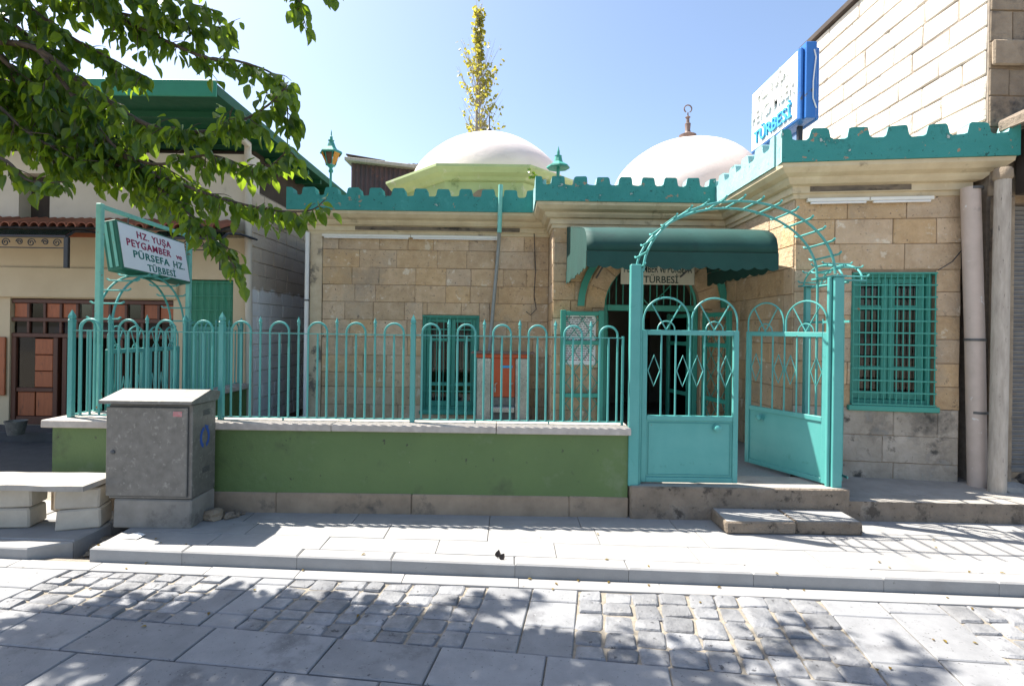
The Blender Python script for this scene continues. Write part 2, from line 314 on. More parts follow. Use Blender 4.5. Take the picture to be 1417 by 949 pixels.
    def build(s, name, m, parent=None, world=True):
        if parent is not None and world:
            r = parent
            while r.parent: r = r.parent
            s.xf(WM[r.name].inverted())
        me = s.mesh(name); me.materials.append(m)
        return link(name, me, parent)
WM = {}
def link(name, me, parent=None, loc=None, rot=None):
    o = bpy.data.objects.new(name, me); COL.objects.link(o); o.parent = parent
    if loc is not None: o.location = loc
    if rot is not None: o.rotation_euler = rot
    if parent is None: WM[o.name] = Matrix.Identity(4)
    return o
def tag(o, label, cat, group=None):
    o['label'] = label; o['category'] = cat
    if group: o['group'] = group
    return o
def thing(name, label, cat, loc=(0,0,0), rz=0.0, group=None):
    o = bpy.data.objects.new(name, None); COL.objects.link(o); o.location = loc; o.rotation_euler = (0, 0, rz)
    o.empty_display_size = 0.1
    WM[o.name] = Matrix.Translation(loc) @ Matrix.Rotation(rz, 4, 'Z'); return tag(o, label, cat, group)
def struct(name, mb, m):
    o = mb.build(name, m); o['kind'] = 'structure'; return o
def copy_tree(o, parent=None):
    c = o.copy(); COL.objects.link(c); c.parent = parent
    for ch in list(o.children): copy_tree(ch, c)
    return c
def arc(cx, cz, r, a0, a1, n, y=0.0, ry=None):
    return [Vector((cx + r*cos(radians(a0+(a1-a0)*i/n)), y, cz + (ry or r)*sin(radians(a0+(a1-a0)*i/n)))) for i in range(n+1)]
def text(parent, name, body, m, M, size, depth=0.002, bold=0.0, xs=1.0, space=1.0, fit=None):
    cu = bpy.data.curves.new(name, 'FONT'); cu.body = body; cu.size = size; cu.extrude = depth; cu.align_x = 'CENTER'; cu.align_y = 'CENTER'
    cu.offset = bold; cu.space_character = space; cu.resolution_u = 3
    t = bpy.data.objects.new(name, cu); COL.objects.link(t)
    dg = bpy.context.evaluated_depsgraph_get(); me = bpy.data.meshes.new_from_object(t.evaluated_get(dg))
    bpy.data.objects.remove(t)
    if fit:
        X_ = [v.co.x for v in me.vertices]; Y_ = [v.co.y for v in me.vertices]; kx = fit[0]/(max(X_)-min(X_)); ky = fit[1]/(max(Y_)-min(Y_))
        me.transform(Matrix.Diagonal((kx, ky, 1, 1)) @ Matrix.Translation((-(max(X_)+min(X_))/2, -(max(Y_)+min(Y_))/2, 0)))
    me.transform(M @ Matrix.Diagonal((xs, 1, 1, 1))); me.materials.clear(); me.materials.append(m)
    return link(name, me, parent)

# ------------------------------------------------------------------ walls
def grid_wall(mb, O, U, N, u0, u1, z0, z1, n0, n1, openings):
    """solid wall with rectangular openings; O origin, U along, N outward"""
    us = sorted({u0, u1, *[o[0] for o in openings], *[o[1] for o in openings]}); zs = sorted({z0, z1, *[o[2] for o in openings], *[o[3] for o in openings]})
    us = [u for u in us if u0 <= u <= u1]; zs = [z for z in zs if z0 <= z <= z1]
    full = lambda i, j: 0 <= i < len(us)-1 and 0 <= j < len(zs)-1 and not any(o[0] <= (us[i]+us[i+1])/2 <= o[1] and o[2] <= (zs[j]+zs[j+1])/2 <= o[3] for o in openings)
    P = lambda u, z, nn: O + U*u + N*nn + Vector((0,0,z))
    flip = U.cross(Vector((0,0,1))).dot(N) < 0
    for i in range(len(us)-1):
        for j in range(len(zs)-1):
            if not full(i, j): continue
            a, b, c, d = us[i], us[i+1], zs[j], zs[j+1]; F = []
            F.append([P(a,c,n1), P(b,c,n1), P(b,d,n1), P(a,d,n1)]); F.append([P(a,c,n0), P(a,d,n0), P(b,d,n0), P(b,c,n0)])
            if not full(i-1, j): F.append([P(a,c,n0), P(a,c,n1), P(a,d,n1), P(a,d,n0)])
            if not full(i+1, j): F.append([P(b,c,n1), P(b,c,n0), P(b,d,n0), P(b,d,n1)])
            if not full(i, j-1): F.append([P(a,c,n0), P(b,c,n0), P(b,c,n1), P(a,c,n1)])
            if not full(i, j+1): F.append([P(a,d,n1), P(b,d,n1), P(b,d,n0), P(a,d,n0)])
            for f in F: mb.add(f[::-1] if flip else f, [(0,1,2,3)])
    return mb
def blocks(parent, name, O, U, N, u0, u1, rows, lens, openings, matf, joint=0.0028, proud=0.010, sunk=0.03, jit=0.0025, chamfer=0.005, world=True):
    """rows: list of z boundaries. Every block is an object."""
    out = []
    for j in range(len(rows)-1):
        z0, z1 = rows[j], rows[j+1]; cuts = [u0]; u = u0 + R.uniform(0.35, 1.0)*lens[1]
        while u < u1 - lens[0]*0.5: cuts.append(u); u += R.uniform(*lens)
        cuts.append(u1)
        for a, b in zip(cuts[:-1], cuts[1:]):
            segs = [(a, b, z0, z1)]
            for (p, q, r, t) in openings:
                new = []
                for (x, y, zz0, zz1) in segs:
                    if y <= p or x >= q or zz1 <= r or zz0 >= t: new.append((x, y, zz0, zz1)); continue
                    if x < p: new.append((x, p, zz0, zz1))
                    if y > q: new.append((q, y, zz0, zz1))
                    mx0, mx1 = max(x, p), min(y, q)
                    if zz0 < r: new.append((mx0, mx1, zz0, r))
                    if zz1 > t: new.append((mx0, mx1, t, zz1))
                segs = new
            for (x, y, zz0, zz1) in segs:
                if y - x < 0.03 or zz1 - zz0 < 0.025: continue
                mb = MB().cbox(x+joint, y-joint, -sunk, proud + R.uniform(-0.004, 0.004), zz0+joint, zz1-joint, chamfer, jit)
                Mx = Matrix(((U.x, N.x, 0, O.x), (U.y, N.y, 0, O.y), (0, 0, 1, 0), (0, 0, 0, 1)))
                mb.xf(Mx)
                if U.cross(N).z < 0: mb.f = [f[::-1] for f in mb.f]
                out.append(mb.build(name, matf((x+y)/2, (zz0+zz1)/2) if callable(matf) else matf, parent, world))
    return out
def zrows(z0, z1, h, v=0.12):
    zs = [z0]
    while zs[-1] < z1 - h*0.6: zs.append(zs[-1] + h*R.uniform(1-v, 1+v))
    k = (z1 - z0)/(zs[-1] - z0); return [z0 + (z-z0)*k for z in zs]
def offset_path(path, o):
    """offset an open plan path to its right-hand side (outward)"""
    n = len(path); res = []; dirs = [(path[i+1]-path[i]).normalized() for i in range(n-1)]; nr = [Vector((d.y, -d.x)) for d in dirs]
    for i in range(n):
        if i == 0: res.append(path[0] + nr[0]*o)
        elif i == n-1: res.append(path[-1] + nr[-1]*o)
        else:
            b = (nr[i-1] + nr[i]); k = o / (1 + nr[i-1].dot(nr[i])); res.append(path[i] + b*k)
    return res
V2 = lambda x, y: Vector((x, y))
V3 = lambda p, z=0.0: Vector((p.x, p.y, z))

# ================================================================== GROUND
KERB_A, KERB_B = 3.46, -0.05
kd = lambda X: KERB_A + KERB_B * X                      # front edge of the kerb
struct('ground', MB().box(-300, 300, -300, 600, -0.6, -0.20), GROUND)
RZ = -0.088
struct('road', MB().prism([(-30, -30, RZ-0.085), (30, -30, RZ-0.085), (30, kd(30)+.05, RZ-0.085), (-30, kd(-30)+.05, RZ-0.085)], (0, 0, 0.072)), SAND)
road = bpy.data.objects['road']
def quad_stone(pts, z0, z1, joint=0.004, ch=0.006, jit=0.002):
    a, b, c, d = [Vector((p[0], p[1])) for p in pts]
    def ins(q, j):
        a, b, c, d = q; ab = (b-a).normalized(); dc = (c-d).normalized(); ad = (d-a).normalized(); bc = (c-b).normalized()
        return [a+ab*j+ad*j, b-ab*j+bc*j, c-dc*j-bc*j, d+dc*j-ad*j]
    lo = ins([a, b, c, d], joint); hi = ins(lo, ch); h = [z1 + R.uniform(-jit, jit) for _ in range(4)]
    vs = [(p.x, p.y, z0) for p in lo] + [(p.x, p.y, h[i]-ch) for i, p in enumerate(lo)] + [(p.x, p.y, h[i]) for i, p in enumerate(hi)]
    fs = [(8,9,10,11)]
    for i in range(4):
        k = (i+1) % 4; fs += [(i, k, 4+k, 4+i), (4+i, 4+k, 8+k, 8+i)]
    mb = MB().add(vs, fs)
    ar = (b-a).cross(d-a)
    if ar < 0: mb.f = [f[::-1] for f in mb.f]
    return mb
def cobble(pts, z0, z1, joint=0.005):
    a, b, c, d = [Vector((p[0], p[1])) for p in pts]
    P = lambda s, t: (a*(1-s)+b*s)*(1-t) + (d*(1-s)+c*s)*t
    L = max((b-a).length, 0.02); H = max((d-a).length, 0.02); ju, jv = joint/L, joint/H
    ring = []
    for (s, t) in ((.08,0),(.92,0),(1,.09),(1,.91),(.92,1),(.08,1),(0,.91),(0,.09)):
        ring.append((ju + s*(1-2*ju) + R.uniform(-.035, .035), jv + t*(1-2*jv) + R.uniform(-.035, .035)))
    ctr = (0.5, 0.5); tz = z1 + R.uniform(-0.006, 0.005); vs = []
    tilt = Vector((R.uniform(-.04, .04), R.uniform(-.04, .04)))
    for k, (sc, dz) in enumerate(((1.0, -1), (1.0, -0.013), (0.88, -0.002))):
        for s, t in ring:
            p = P(.5+(s-.5)*sc, .5+(t-.5)*sc); z = z0 if k == 0 else tz + dz + (p-P(.5,.5)).dot(tilt) + R.uniform(-.003, .003)
            vs.append((p.x, p.y, z))
    p = P(.5, .5); vs.append((p.x, p.y, tz + 0.002)); fs = []
    for k in range(8):
        q = (k+1) % 8; fs += [(k, q, 8+q, 8+k), (8+k, 8+q, 16+q, 16+k), (16+k, 16+q, 24)]
    mb = MB().add(vs, fs, True)
    if (b-a).cross(d-a) < 0: mb.f = [f[::-1] for f in mb.f]
    return mb
# road pattern: gutter strip, cobble fields crossed by slab bands, then rows of big slabs
GUT = 0.13
def RP(X, t):
    """t=0 gutter inner edge, t=1 first slab row boundary; lines fan and lean like the joints in the street"""
    Y0 = kd(X) - GUT; Wd = 0.66 + 0.062*X if X > -4 else 0.41
    Y = Y0 - Wd*t; return (X - 0.177*(Y0 - Y), Y)
X = -7.0
while X < 6.0:
    L = R.uniform(0.55, 0.95)
    quad_stone([(X, kd(X)-GUT), (X+L, kd(X+L)-GUT), (X+L, kd(X+L)-.012), (X, kd(X)-.012)], RZ-.05, RZ+0.003, 0.0015, 0.003).build('gutter_stone', PAVE, road)
    X += L
bands = [(-6.6, -6.0), (-4.6, -3.0), (-1.86, -1.42), (-0.12, 0.47), (2.0, 2.72), (4.3, 4.9)]     # slab bands across the road (at the gutter)
def in_band(x): return any(a <= x < b for a, b in bands)
edges = sorted([-7.2] + [e for b in bands for e in b] + [6.4]); ncob = 0
for a, b in zip(edges[:-1], edges[1:]):
    if in_band((a+b)/2):
        wide = (b - a) > 1.0; n = 3 if wide else 2; cs = [a + (b-a)*i/n for i in range(n+1)]
        for p, q in zip(cs[:-1], cs[1:]):
            ts = [0] + sorted([R.uniform(.3, .7)] if wide else [R.uniform(.12, .35), R.uniform(.6, .8)]) + [1.0]
            if a > 1.5: ts += [1.45, 1.9]
            for s, t in zip(ts[:-1], ts[1:]):
                quad_stone([RP(p, s), RP(q, s), RP(q, t), RP(p, t)], RZ-.05, RZ+R.uniform(-.002, .003), 0.004, 0.006).build('road_slab', ROADSLAB, road)
    else:
        n = max(1, round((b-a)/0.165)); rows = 5; top = 1.0
        if a > 1.0 or b > 2.8: rows, top = 10, 2.0
        cs = [a] + [a + (b-a)*(i + R.uniform(-.13, .13))/n for i in range(1, n)] + [b]
        for i in range(n):
            tt = [0] + [top*(k + R.uniform(-.2, .2))/rows for k in range(1, rows)] + [top]
            for s, t in zip(tt[:-1], tt[1:]):
                cobble([RP(cs[i]+R.uniform(-.01,.01), s), RP(cs[i+1]+R.uniform(-.01,.01), s), RP(cs[i+1]+R.uniform(-.01,.01), t), RP(cs[i]+R.uniform(-.01,.01), t)], RZ-.05, RZ+.002).build('cobblestone', COBBLE, road); ncob += 1
# rows of big slabs nearer the middle of the street (to the left of the wide cobble field)
for r in range(4):
    X = -7.2 + R.uniform(0, .4)
    while X < 1.75:
        L = R.uniform(0.42, 0.72); X2 = min(X+L, 2.0 if X+L > 1.75 else X+L)
        t0 = lambda X: RP(X, 1.0)
        def RQ(X, k): x, y = RP(X, 1.0); return (x - 0.177*.29*k, y - .29*k)
        quad_stone([RQ(X, r), RQ(X2, r), RQ(X2, r+1), RQ(X, r+1)], RZ-.05, RZ+R.uniform(-.002, .003), 0.004, 0.006).build('road_slab', ROADSLAB, road)
        X = X2
# pavement, with its kerbstones and slabs
XL = -2.98
PB = MB().prism([(XL+.02, kd(XL)+.02, -.19), (9, kd(9)+.02, -.19), (9, 5.6, -.19), (XL+.02, 5.6, -.19)], (0, 0, 0.178)); struct('pavement', PB, SAND); pave = bpy.data.objects['pavement']
X = XL
while X < 7:
    L = R.uniform(0.62, 0.9)
    cp = lambda x, o: (x, kd(x)+o)
    quad_stone([cp(X, 0), cp(X+L, 0), cp(X+L, .13), cp(X, .13)], -.18, 0.004, 0.0015, 0.010).build('kerbstone', PAVE, pave); X += L
def PV(X, t): y0 = kd(X)+.13; return (X, y0 + (4.40-y0)*t)
for t0, t1 in ((0, .30), (.30, .66), (.66, 1.0)):
    X = XL + R.uniform(-.3, 0)
    while X < 7:
        L = R.uniform(0.75, 1.15); sh = lambda x, t: x + .04*t
        quad_stone([PV(max(X, XL), t0), PV(X+L, t0), PV(X+L, t1), PV(max(X, XL), t1)], -.1, R.uniform(-.001, .001), 0.0025, 0.002).build('paving_slab', PAVE, pave); X += L
# pavement beyond the drain gap, and the shaded side lane
XR = -3.22
PB = MB().prism([(-12, kd(-6)+.02, -.19), (XR-.3, kd(XR)+.02, -.19), (XR-.02, kd(XR)+.25, -.19), (XR-.02, 4.9, -.19), (-12, 4.9, -.19)], (0, 0, 0.165)); struct('lane_apron', PB, SAND); apr = bpy.data.objects['lane_apron']
def PW(X, t): y0 = kd(max(X, -6)); return (X, y0 + (4.62-y0)*t)
for t0, t1 in ((0, .14), (.14, .5), (.5, 1.0)):
    X = XR
    while X > -7:
        L = R.uniform(0.55, 0.9); o = 0.22 if (t0 == 0 and X == XR) else 0
        quad_stone([PW(X-L, t0), (PW(X, t0)[0]-o, PW(X, t0)[1]), PW(X, t1), PW(X-L, t1)], -.16, -0.006+R.uniform(-.004, .004), 0.004, 0.012).build('paving_slab', PAVE, apr); X -= L
struct('lane', MB().box(-14, -3.95, 4.905, 7.2, -.19, -0.012), ASPH)
struct('shop_step', MB().cbox(-11, -4.02, 6.9, 7.42, -.02, 0.12, .01), ASPH)
struct('drain_channel', MB().box(XR-.02, XL+.02, 3.3, 4.4, -.19, -.15), CONC)
struct('courtyard_floor', MB().prism([(-3.84, 4.56, -.02), (1.0, 4.56, -.02), (1.0, 4.7, -.02), (2.6, 4.7, -.02), (2.96, 5.3, -.02), (2.96, 7.0, -.02), (.62, 7.62, -.02), (-3.84, 7.62, -.02)], (0, 0, 0.275)), TERRAZZO)

# threshold under the gate, right-hand terrace and the step
mb = MB()
mb.cbox(1.05, 2.93, 4.33, 4.72, -.02, 0.278, .012, .006); th = mb.build('threshold', CONC); th['kind'] = 'structure'
mb = MB().prism([(2.935, 4.36, -.02), (6.6, 4.30, -.02), (6.6, 5.4, -.02), (2.935, 5.4, -.02)], (0, 0, 0.19)); te = mb.build('terrace', CEMENT); te['kind'] = 'structure'
def top_of(o, m):
    o.data.materials.append(m)
    for f in o.data.polygons:
        if f.normal.z > .8: f.material_index = 1
    return o
top_of(th, CEMENT)
te.data.materials.clear(); te.data.materials.append(CONC); top_of(te, CEMENT)
st = tag(MB().cbox(1.74, 2.30, 4.03, 4.325, 0.002, 0.105, .012, .004).build('entrance_step', CONC), 'low rough stone step slab before the left gate leaf', 'step')
st2 = tag(MB().cbox(2.305, 2.84, 4.035, 4.325, 0.002, 0.105, .012, .004).build('entrance_step', CONC), 'low rough stone step slab before the open gate leaf', 'step')
top_of(st, PAVE); top_of(st2, PAVE)

# ================================================================== GARDEN WALL
gw = thing('garden_wall', 'low olive green rendered wall with stone coping under the teal fence', 'wall', (-1.5, 4.48, 0))
mb = MB().box(-3.95, 1.035, 4.38, 4.58, 0.17, 0.712)
mb.build('rendered_wall', GREENWALL, gw)
MB().box(-3.95, -3.80, 4.583, 4.80, -.02, 0.712).build('side_wall', GREENWALL, gw)
MB().box(-3.95, -3.80, 5.97, 7.36, -.02, 0.712).build('side_wall', GREENWALL, gw)
X = -3.955
while X < 1.0:
    L = min(R.uniform(0.9, 1.5), 1.043 - X)
    if 1.043 - X - L < .3: L = 1.043 - X
    MB().cbox(X+.001, X+L-.001, 4.368, 4.59, -.02, 0.172, .01, .003).build('plinth_stone', PLINTH, gw); X += L
X = -4.01
while X < 1.0:
    L = R.uniform(1.0, 1.5)
    if 1.05 - X - L < .4: L = 1.05 - X
    MB().cbox(X+.002, X+L-.002, 4.325, 4.635, 0.714, 0.776, .006, .002).build('coping_stone', COPING, gw); X += L
MB().cbox(-4.01, -3.74, 4.64, 4.84, 0.714, 0.776, .006).build('coping_stone', COPING, gw)
MB().cbox(-4.01, -3.74, 5.93, 7.38, 0.714, 0.776, .006).build('coping_stone', COPING, gw)

# ================================================================== IRON FENCE
def me(mb, m): x = mb.mesh('part'); x.materials.append(m); return x
ZB, ZR, ZH, ZS = 0.80, 1.545, 1.645, 1.675
BR = 0.0095
def spear(mb, x, z0, z1, r):
    mb.lathe([(r*1.5, z0), (r*1.5, z0+.012), (r*.8, z0+.014), (r*1.7, z0+.03), (r*1.2, z0+.045), (0.0005, z1)], (x, 0, 0), 8)
SP = 0.0795
def spike_mesh():
    mb = MB().tube([(0,0,ZB), (0,0,ZR+.075)], BR, 7); spear(mb, 0, ZR+.073, ZS+.02, BR); return me(mb, TEAL)
bar_me = me(MB().tube([(0,0,ZB), (0,0,ZR)], BR, 7), TEAL)
spike_me = spike_mesh()
def hoop_mesh(sp):
    pts = [Vector((-sp, 0, ZB)), Vector((-sp, 0, ZR)), Vector((-sp, 0, ZH-sp))] + arc(0, ZH-sp, sp, 180, 0, 14)[1:-1] + [Vector((sp, 0, ZH-sp)), Vector((sp, 0, ZR)), Vector((sp, 0, ZB))]
    return me(MB().tube(pts, BR, 7), TEAL)
def post_mesh():
    mb = MB().cbox(-.021, .021, -.021, .021, .777, 1.625, .003)
    mb.lathe([(.03, 1.625), (.03, 1.64), (.02, 1.645), (.03, 1.66), (.026, 1.68), (.001, 1.728)], (0,0,0), 4, False, pi/4); return me(mb, TEAL)
post_me = post_mesh()
def fence_run(parent, A, B, posts):
    """A, B plan points; bars, hoops, spikes and rails between them as parts"""
    A, B = Vector(A), Vector(B); d = B - A; L = d.length; d /= L; ang = math.atan2(d.y, d.x); inv = WM[parent.name].inverted()
    def put(name, m_, s): p = A + d*s; o = link(name, m_, parent, inv @ Vector((p.x, p.y, 0)), (0, 0, ang)); return o
    for s in posts: put('post', post_me, s)
    for s0, s1 in zip(posts[:-1], posts[1:]) if len(posts) > 1 else [(0, L)]:
        per = max(1, round((s1 - s0 - .06)/(4*SP))); sp = (s1 - s0)/(per*4 + 0.0)
        hm = hoop_mesh(sp)
        for k in range(per):
            c = s0 + sp*(4*k + 2)
            put('hoop', hm, c); put('bar', bar_me, c)
            if k < per-1: put('spear_bar', spike_me, c + 2*sp)
        for z in (ZB, ZR):
            r = me(MB().box(s0+.02, s1-.02, -.012, .012, z-.004, z+.004), TEAL); put('rail', r, 0)
ff = thing('iron_fence', 'turquoise wrought iron fence with hoops and spear points on the green wall', 'fence', (-1.4, 4.48, 0.776))
xs = [-3.88, -2.55, -0.857, 1.03]
fence_run(ff, (-3.88, 4.48), (1.03, 4.48), [0, 1.33, 3.023, 4.91])
bpy.data.objects.remove([o for o in ff.children if o.name.startswith('post')][-1])
MB().tube([(1.0, 4.48, .776), (1.0, 4.48, 1.56)], .012, 8).build('bar', TEAL, ff)
for x in (-2.0, -1.4, -.3, .35): MB().box(x-.006, x+.006, 4.474, 4.486, .772, .80).build('rail_foot', TEAL, ff)
sf = thing('iron_fence', 'short turquoise fence along the side lane behind the sign posts', 'fence', (-3.88, 6.6, 0.776))
fence_run(sf, (-3.88, 6.02), (-3.88, 7.30), [0.03, 1.28])
sf2 = thing('iron_fence', 'turquoise fence piece between the corner post and the sign post', 'fence', (-3.88, 4.65, .776))
fence_run(sf2, (-3.88, 4.48), (-3.88, 4.82), [])

# ================================================================== GATES
def gate_leaf(root, W, z0, zp, zr, zh, m, knob):
    """local: x from hinge along the leaf, y thickness, z up"""
    b = .045; t = .018
    for x in (0, W-b): MB().cbox(x, x+b, -t, t, z0, zr+.022, .003).build('stile', m, root, False)
    for z in (z0, zp-.04, zr-.022): MB().cbox(b+.001, W-b-.001, -t+.002, t-.002, z, z+.044, .003).build('rail', m, root, False)
    if zp > z0 + .2:
        pn = MB().box(b+.001, W-b-.001, -.004, .004, z0+.045, zp-.041).build('sheet_panel', m, root, False)
        MB().tube([(b+.02, -.008, z0+.065), (b+.02, -.008, zp-.06), (W-b-.02, -.008, zp-.06), (W-b-.02, -.008, z0+.065)], .004, 5, True).build('panel_bead', m, root, False)
    if knob is not None:
        mb = MB().lathe([(.034, 0), (.034, .006), (.014, .008), (.014, .03), (.03, .034), (.03, .045), (.02, .052), (.0005, .055)], (0,0,0), 14)
        mb.xf(Matrix.Translation((knob, -t+.012, zp-.10)) @ Matrix.Rotation(radians(90), 4, 'X')); mb.build('knob', m, root, False)
    n = 6; iw = (W-2*b)/n
    for i in range(1, n):
        MB().tube([(b+iw*i, 0, zp+.002), (b+iw*i, 0, zr-.02)], .008, 7).build('bar', m, root, False)
    zc = (zp+zr)/2 + .03
    for i in (0, 2, 3, 5):
        x = b + iw*(i+.5); dw = iw*.42; dh = (zr-zp)*.185
        MB().tube([(x-dw,0,zc), (x,0,zc+dh), (x+dw,0,zc), (x,0,zc-dh)], .006, 6, True).build('diamond', m, root, False)
    rad = W/4 - .012; zt = zr + .024
    for k in (0, 1):
        cx = W*(.25+.5*k); rise = zh - zt - rad
        pts = [Vector((cx-rad, 0, zt-.004))] + arc(cx, zt+rise, rad, 180, 0, 18) + [Vector((cx+rad, 0, zt-.004))]
        h = MB().tube(pts, .0085, 7).build('hoop', m, root, False)
        MB().tube(arc(cx, zt, rad*.38, 180, 0, 10), .006, 6).build('inner_hoop', m, h, False)
        for a in (48, 132):
            c = Vector((cx, 0, zt)); e = Vector((cx + rad*.96*cos(radians(a)), 0, zt + rise + rad*.96*sin(radians(a))))
            MB().tube([c, e], .006, 6).build('spoke', m, h, False)
gl = thing('gate_leaf', 'closed turquoise gate leaf with sheet panel and diamonds behind the step', 'gate', (1.155, 4.43, 0))
gate_leaf(gl, 0.845, .295, .872, 1.60, 1.905, TEAL, .66)
gr = thing('gate_leaf', 'turquoise gate leaf swung open into the courtyard', 'gate', (2.79, 4.43, 0), math.atan2(.90, -.43))
gate_leaf(gr, 0.835, .295, .872, 1.60, 1.905, TEAL, .66)
# mirror: knob on the street side
for o in gr.children:
    if o.name.startswith('knob'): o.scale = (1, -1, 1)
def post(name, label, x0, x1, y0, y1, z0, z1, m=None, parent=None):
    o = MB().cbox(x0, x1, y0, y1, z0, z1, .005).build(name, m or TEAL, parent)
    if label: tag(o, label, 'post')
    return o
ga = thing('gate_arch', 'tall turquoise garden arch with crossbars over the double front gate', 'arch', (1.98, 4.45, .27))
post('post', None, 1.035, 1.125, 4.36, 4.42, .272, 2.185, parent=ga)
post('post', None, 1.128, 1.15, 4.39, 4.42, .272, 2.16, parent=ga)
post('post', None, 2.80, 2.885, 4.37, 4.43, .274, 2.10, parent=ga)
post('post', None, 2.768, 2.797, 4.40, 4.43, .276, 2.10, parent=ga)
def arch_bars(root, c, U, W, ext, half, z0, rise, nb, r=.011, tilt=0.0, over=.10, droop=0.0, m=TEAL):
    """two parallel hoops along U joined by crossbars along W (unit plan vectors)"""
    c = Vector(c); U = Vector((*U, 0)); W = Vector((*W, 0))
    P = lambda a, wv: c + U*(half*cos(a)) + W*wv + Vector((0, 0, z0 + rise*sin(a)))
    for s in (0, 1):
        MB().tube([P(pi - pi*i/30, ext*s) for i in range(31)], r, 7).build('hoop', m, root)
    for i in range(nb):
        a = pi - pi*(i+.35)/(nb-.3)
        q = (U*cos(a)*rise + Vector((0,0,half*sin(a)))).normalized()*.012
        p0 = P(a, -over)+q; p1 = P(a, 0)+q; p2 = P(a, ext)+q; p3 = P(a, ext+over)+q
        MB().tube([p0 + Vector((0,0,.018)), p0*.7+p1*.3+Vector((0,0,.002)), p1, p2, p3*.7+p2*.3+Vector((0,0,.002)), p3+Vector((0,0,.018))], r*.85, 6).build('crossbar', m, root)
arch_bars(ga, (1.985, 4.40, 0), (1, 0), (0, 1), .26, .835, 2.13, .62, 17)
for x in (1.145, 2.825): MB().tube([(x, 4.66, .28), (x, 4.66, 2.13)], .011, 7).build('hoop_leg', TEAL, ga)
MB().box(2.79, 2.90, 4.365, 4.70, 2.102, 2.118).build('cap_plate', TEAL, ga)
# small side arch between the right gate post and the wall
sa = thing('side_arch', 'small turquoise arch with crossbars beside the right gate post', 'arch', (2.98, 4.7, .2))
arch_bars(sa, (2.93, 4.76, 0), (0, 1), (1, 0), .17, .30, 2.08, .17, 6, .009, over=.055)
post('post', None, 2.955, 3.005, 5.06, 5.11, .17, 2.075, parent=sa)
MB().box(2.90, 3.13, 5.03, 5.11, 2.077, 2.09).build('cap_plate', TEAL, sa)
MB().box(2.90, 3.13, 4.45, 4.50, 2.077, 2.09).build('cap_plate', TEAL, sa)
MB().tube([(3.0, 4.5, 2.07), (3.0, 5.06, 2.07)], .012, 6).build('rail', TEAL, sa)
for y in (4.52, 4.62, 4.72, 4.82, 4.92): MB().tube([(2.98, y, .30), (2.98, y, 1.75)], .008, 6).build('bar', TEAL, sa)
for z in (.35, 1.72): MB().box(2.975, 2.985, 4.44, 5.06, z-.01, z+.01).build('rail', TEAL, sa)
# side gate to the lane with the hanging sign above it
YL = math.pi/2
s1 = thing('side_gate_leaf', 'narrow turquoise side gate leaf next to the sign post', 'gate', (-3.88, 4.87, 0), YL)
gate_leaf(s1, .50, -.005+.01, .42, 1.34, 1.585, TEAL, None)
s2 = thing('side_gate_leaf', 'narrow turquoise side gate leaf next to the side fence', 'gate', (-3.88, 5.42, 0), YL)
gate_leaf(s2, .50, -.005+.01, .42, 1.34, 1.585, TEAL, None)
lg = thing('lane_arch', 'turquoise arch with crossbars over the side gate under the hanging sign', 'arch', (-3.88, 5.35, 0))
arch_bars(lg, (-3.97, 5.385, 0), (0, 1), (1, 0), .15, .53, 1.60, .52, 11, .011, over=.09)
post('post', None, -3.98, -3.93, 4.825, 4.86, -.01, 1.60, parent=lg); post('post', None, -3.84, -3.80, 4.825, 4.86, .0, 1.60, parent=lg)
post('post', None, -3.98, -3.93, 5.925, 5.96, -.01, 1.60, parent=lg); post('post', None, -3.84, -3.80, 5.925, 5.96, .0, 1.60, parent=lg)
sgp = thing('sign_frame', 'rusty turquoise steel frame that carries the hanging shrine sign', 'frame', (-3.9, 5.4, 0))
post('post', None, -3.925, -3.875, 4.77, 4.82, -.01, 2.745, TEALPALE, sgp); post('post', None, -3.925, -3.875, 6.10, 6.15, -.01, 2.70, TEALPALE, sgp)
mb = MB().box(-.017, .017, 4.822, 6.098, -.018, .018)
mb.v = [Vector((p.x-3.90, p.y, p.z + 2.72 - (p.y-4.82)*.03)) for p in mb.v]; mb.build('arm', TEALPALE, sgp)
for y in (5.15, 5.85): MB().tube([(-3.90, y, 2.69), (-3.905, y, 2.655), (-3.90, y, 2.62)], .006, 5).build('hanger', GALVD, sgp)
# hanging sign: x along +Y (length), y up the face, z outward
hs = thing('hanging_sign', 'white lightbox sign with maroon and teal capital lettering hanging askew', 'sign', (0,0,0))
SL, SH, ST = 1.06, 0.50, .15
ex = Vector((0, 1, -.045)).normalized(); ey = Vector((-.20, 0.02, 1)); ey = (ey - ex*ey.dot(ex)).normalized(); ez = ex.cross(ey)
SM = Matrix(((ex.x, ey.x, ez.x, -3.855), (ex.y, ey.y, ez.y, 5.50), (ex.z, ey.z, ez.z, 2.372), (0,0,0,1)))
hs.matrix_world = SM; WM[hs.name] = SM
MB().cbox(-SL/2, SL/2, -SH/2, SH/2, -ST, 0, .006).build('case', SIGNG, hs, False)
MB().box(-SL/2+.02, SL/2-.02, -SH/2+.02, SH/2-.02, .0005, .004).build('face_panel', SIGNW, hs, False)
MB().box(-SL/2+.02, SL/2-.02, -SH/2+.02, SH/2-.02, -ST-.004, -ST-.0005).build('face_panel', SIGNW, hs, False)
for z in (-.105, -.045): MB().box(-SL/2-.006, -SL/2-.001, -SH/2+.03, SH/2-.02, z-.014, z+.014).build('end_strip', TEALPALE, hs, False)
T = lambda x, y: Matrix.Translation((x, y, .0065))
text(hs, 'lettering', 'HZ. YUŞA', MAROON, T(-.01, .145), 1, bold=.012, space=1.15, fit=(.52, .098))
text(hs, 'lettering', 'PEYGAMBER', MAROON, T(-.10, .045), 1, bold=.012, space=1.12, fit=(.66, .076))
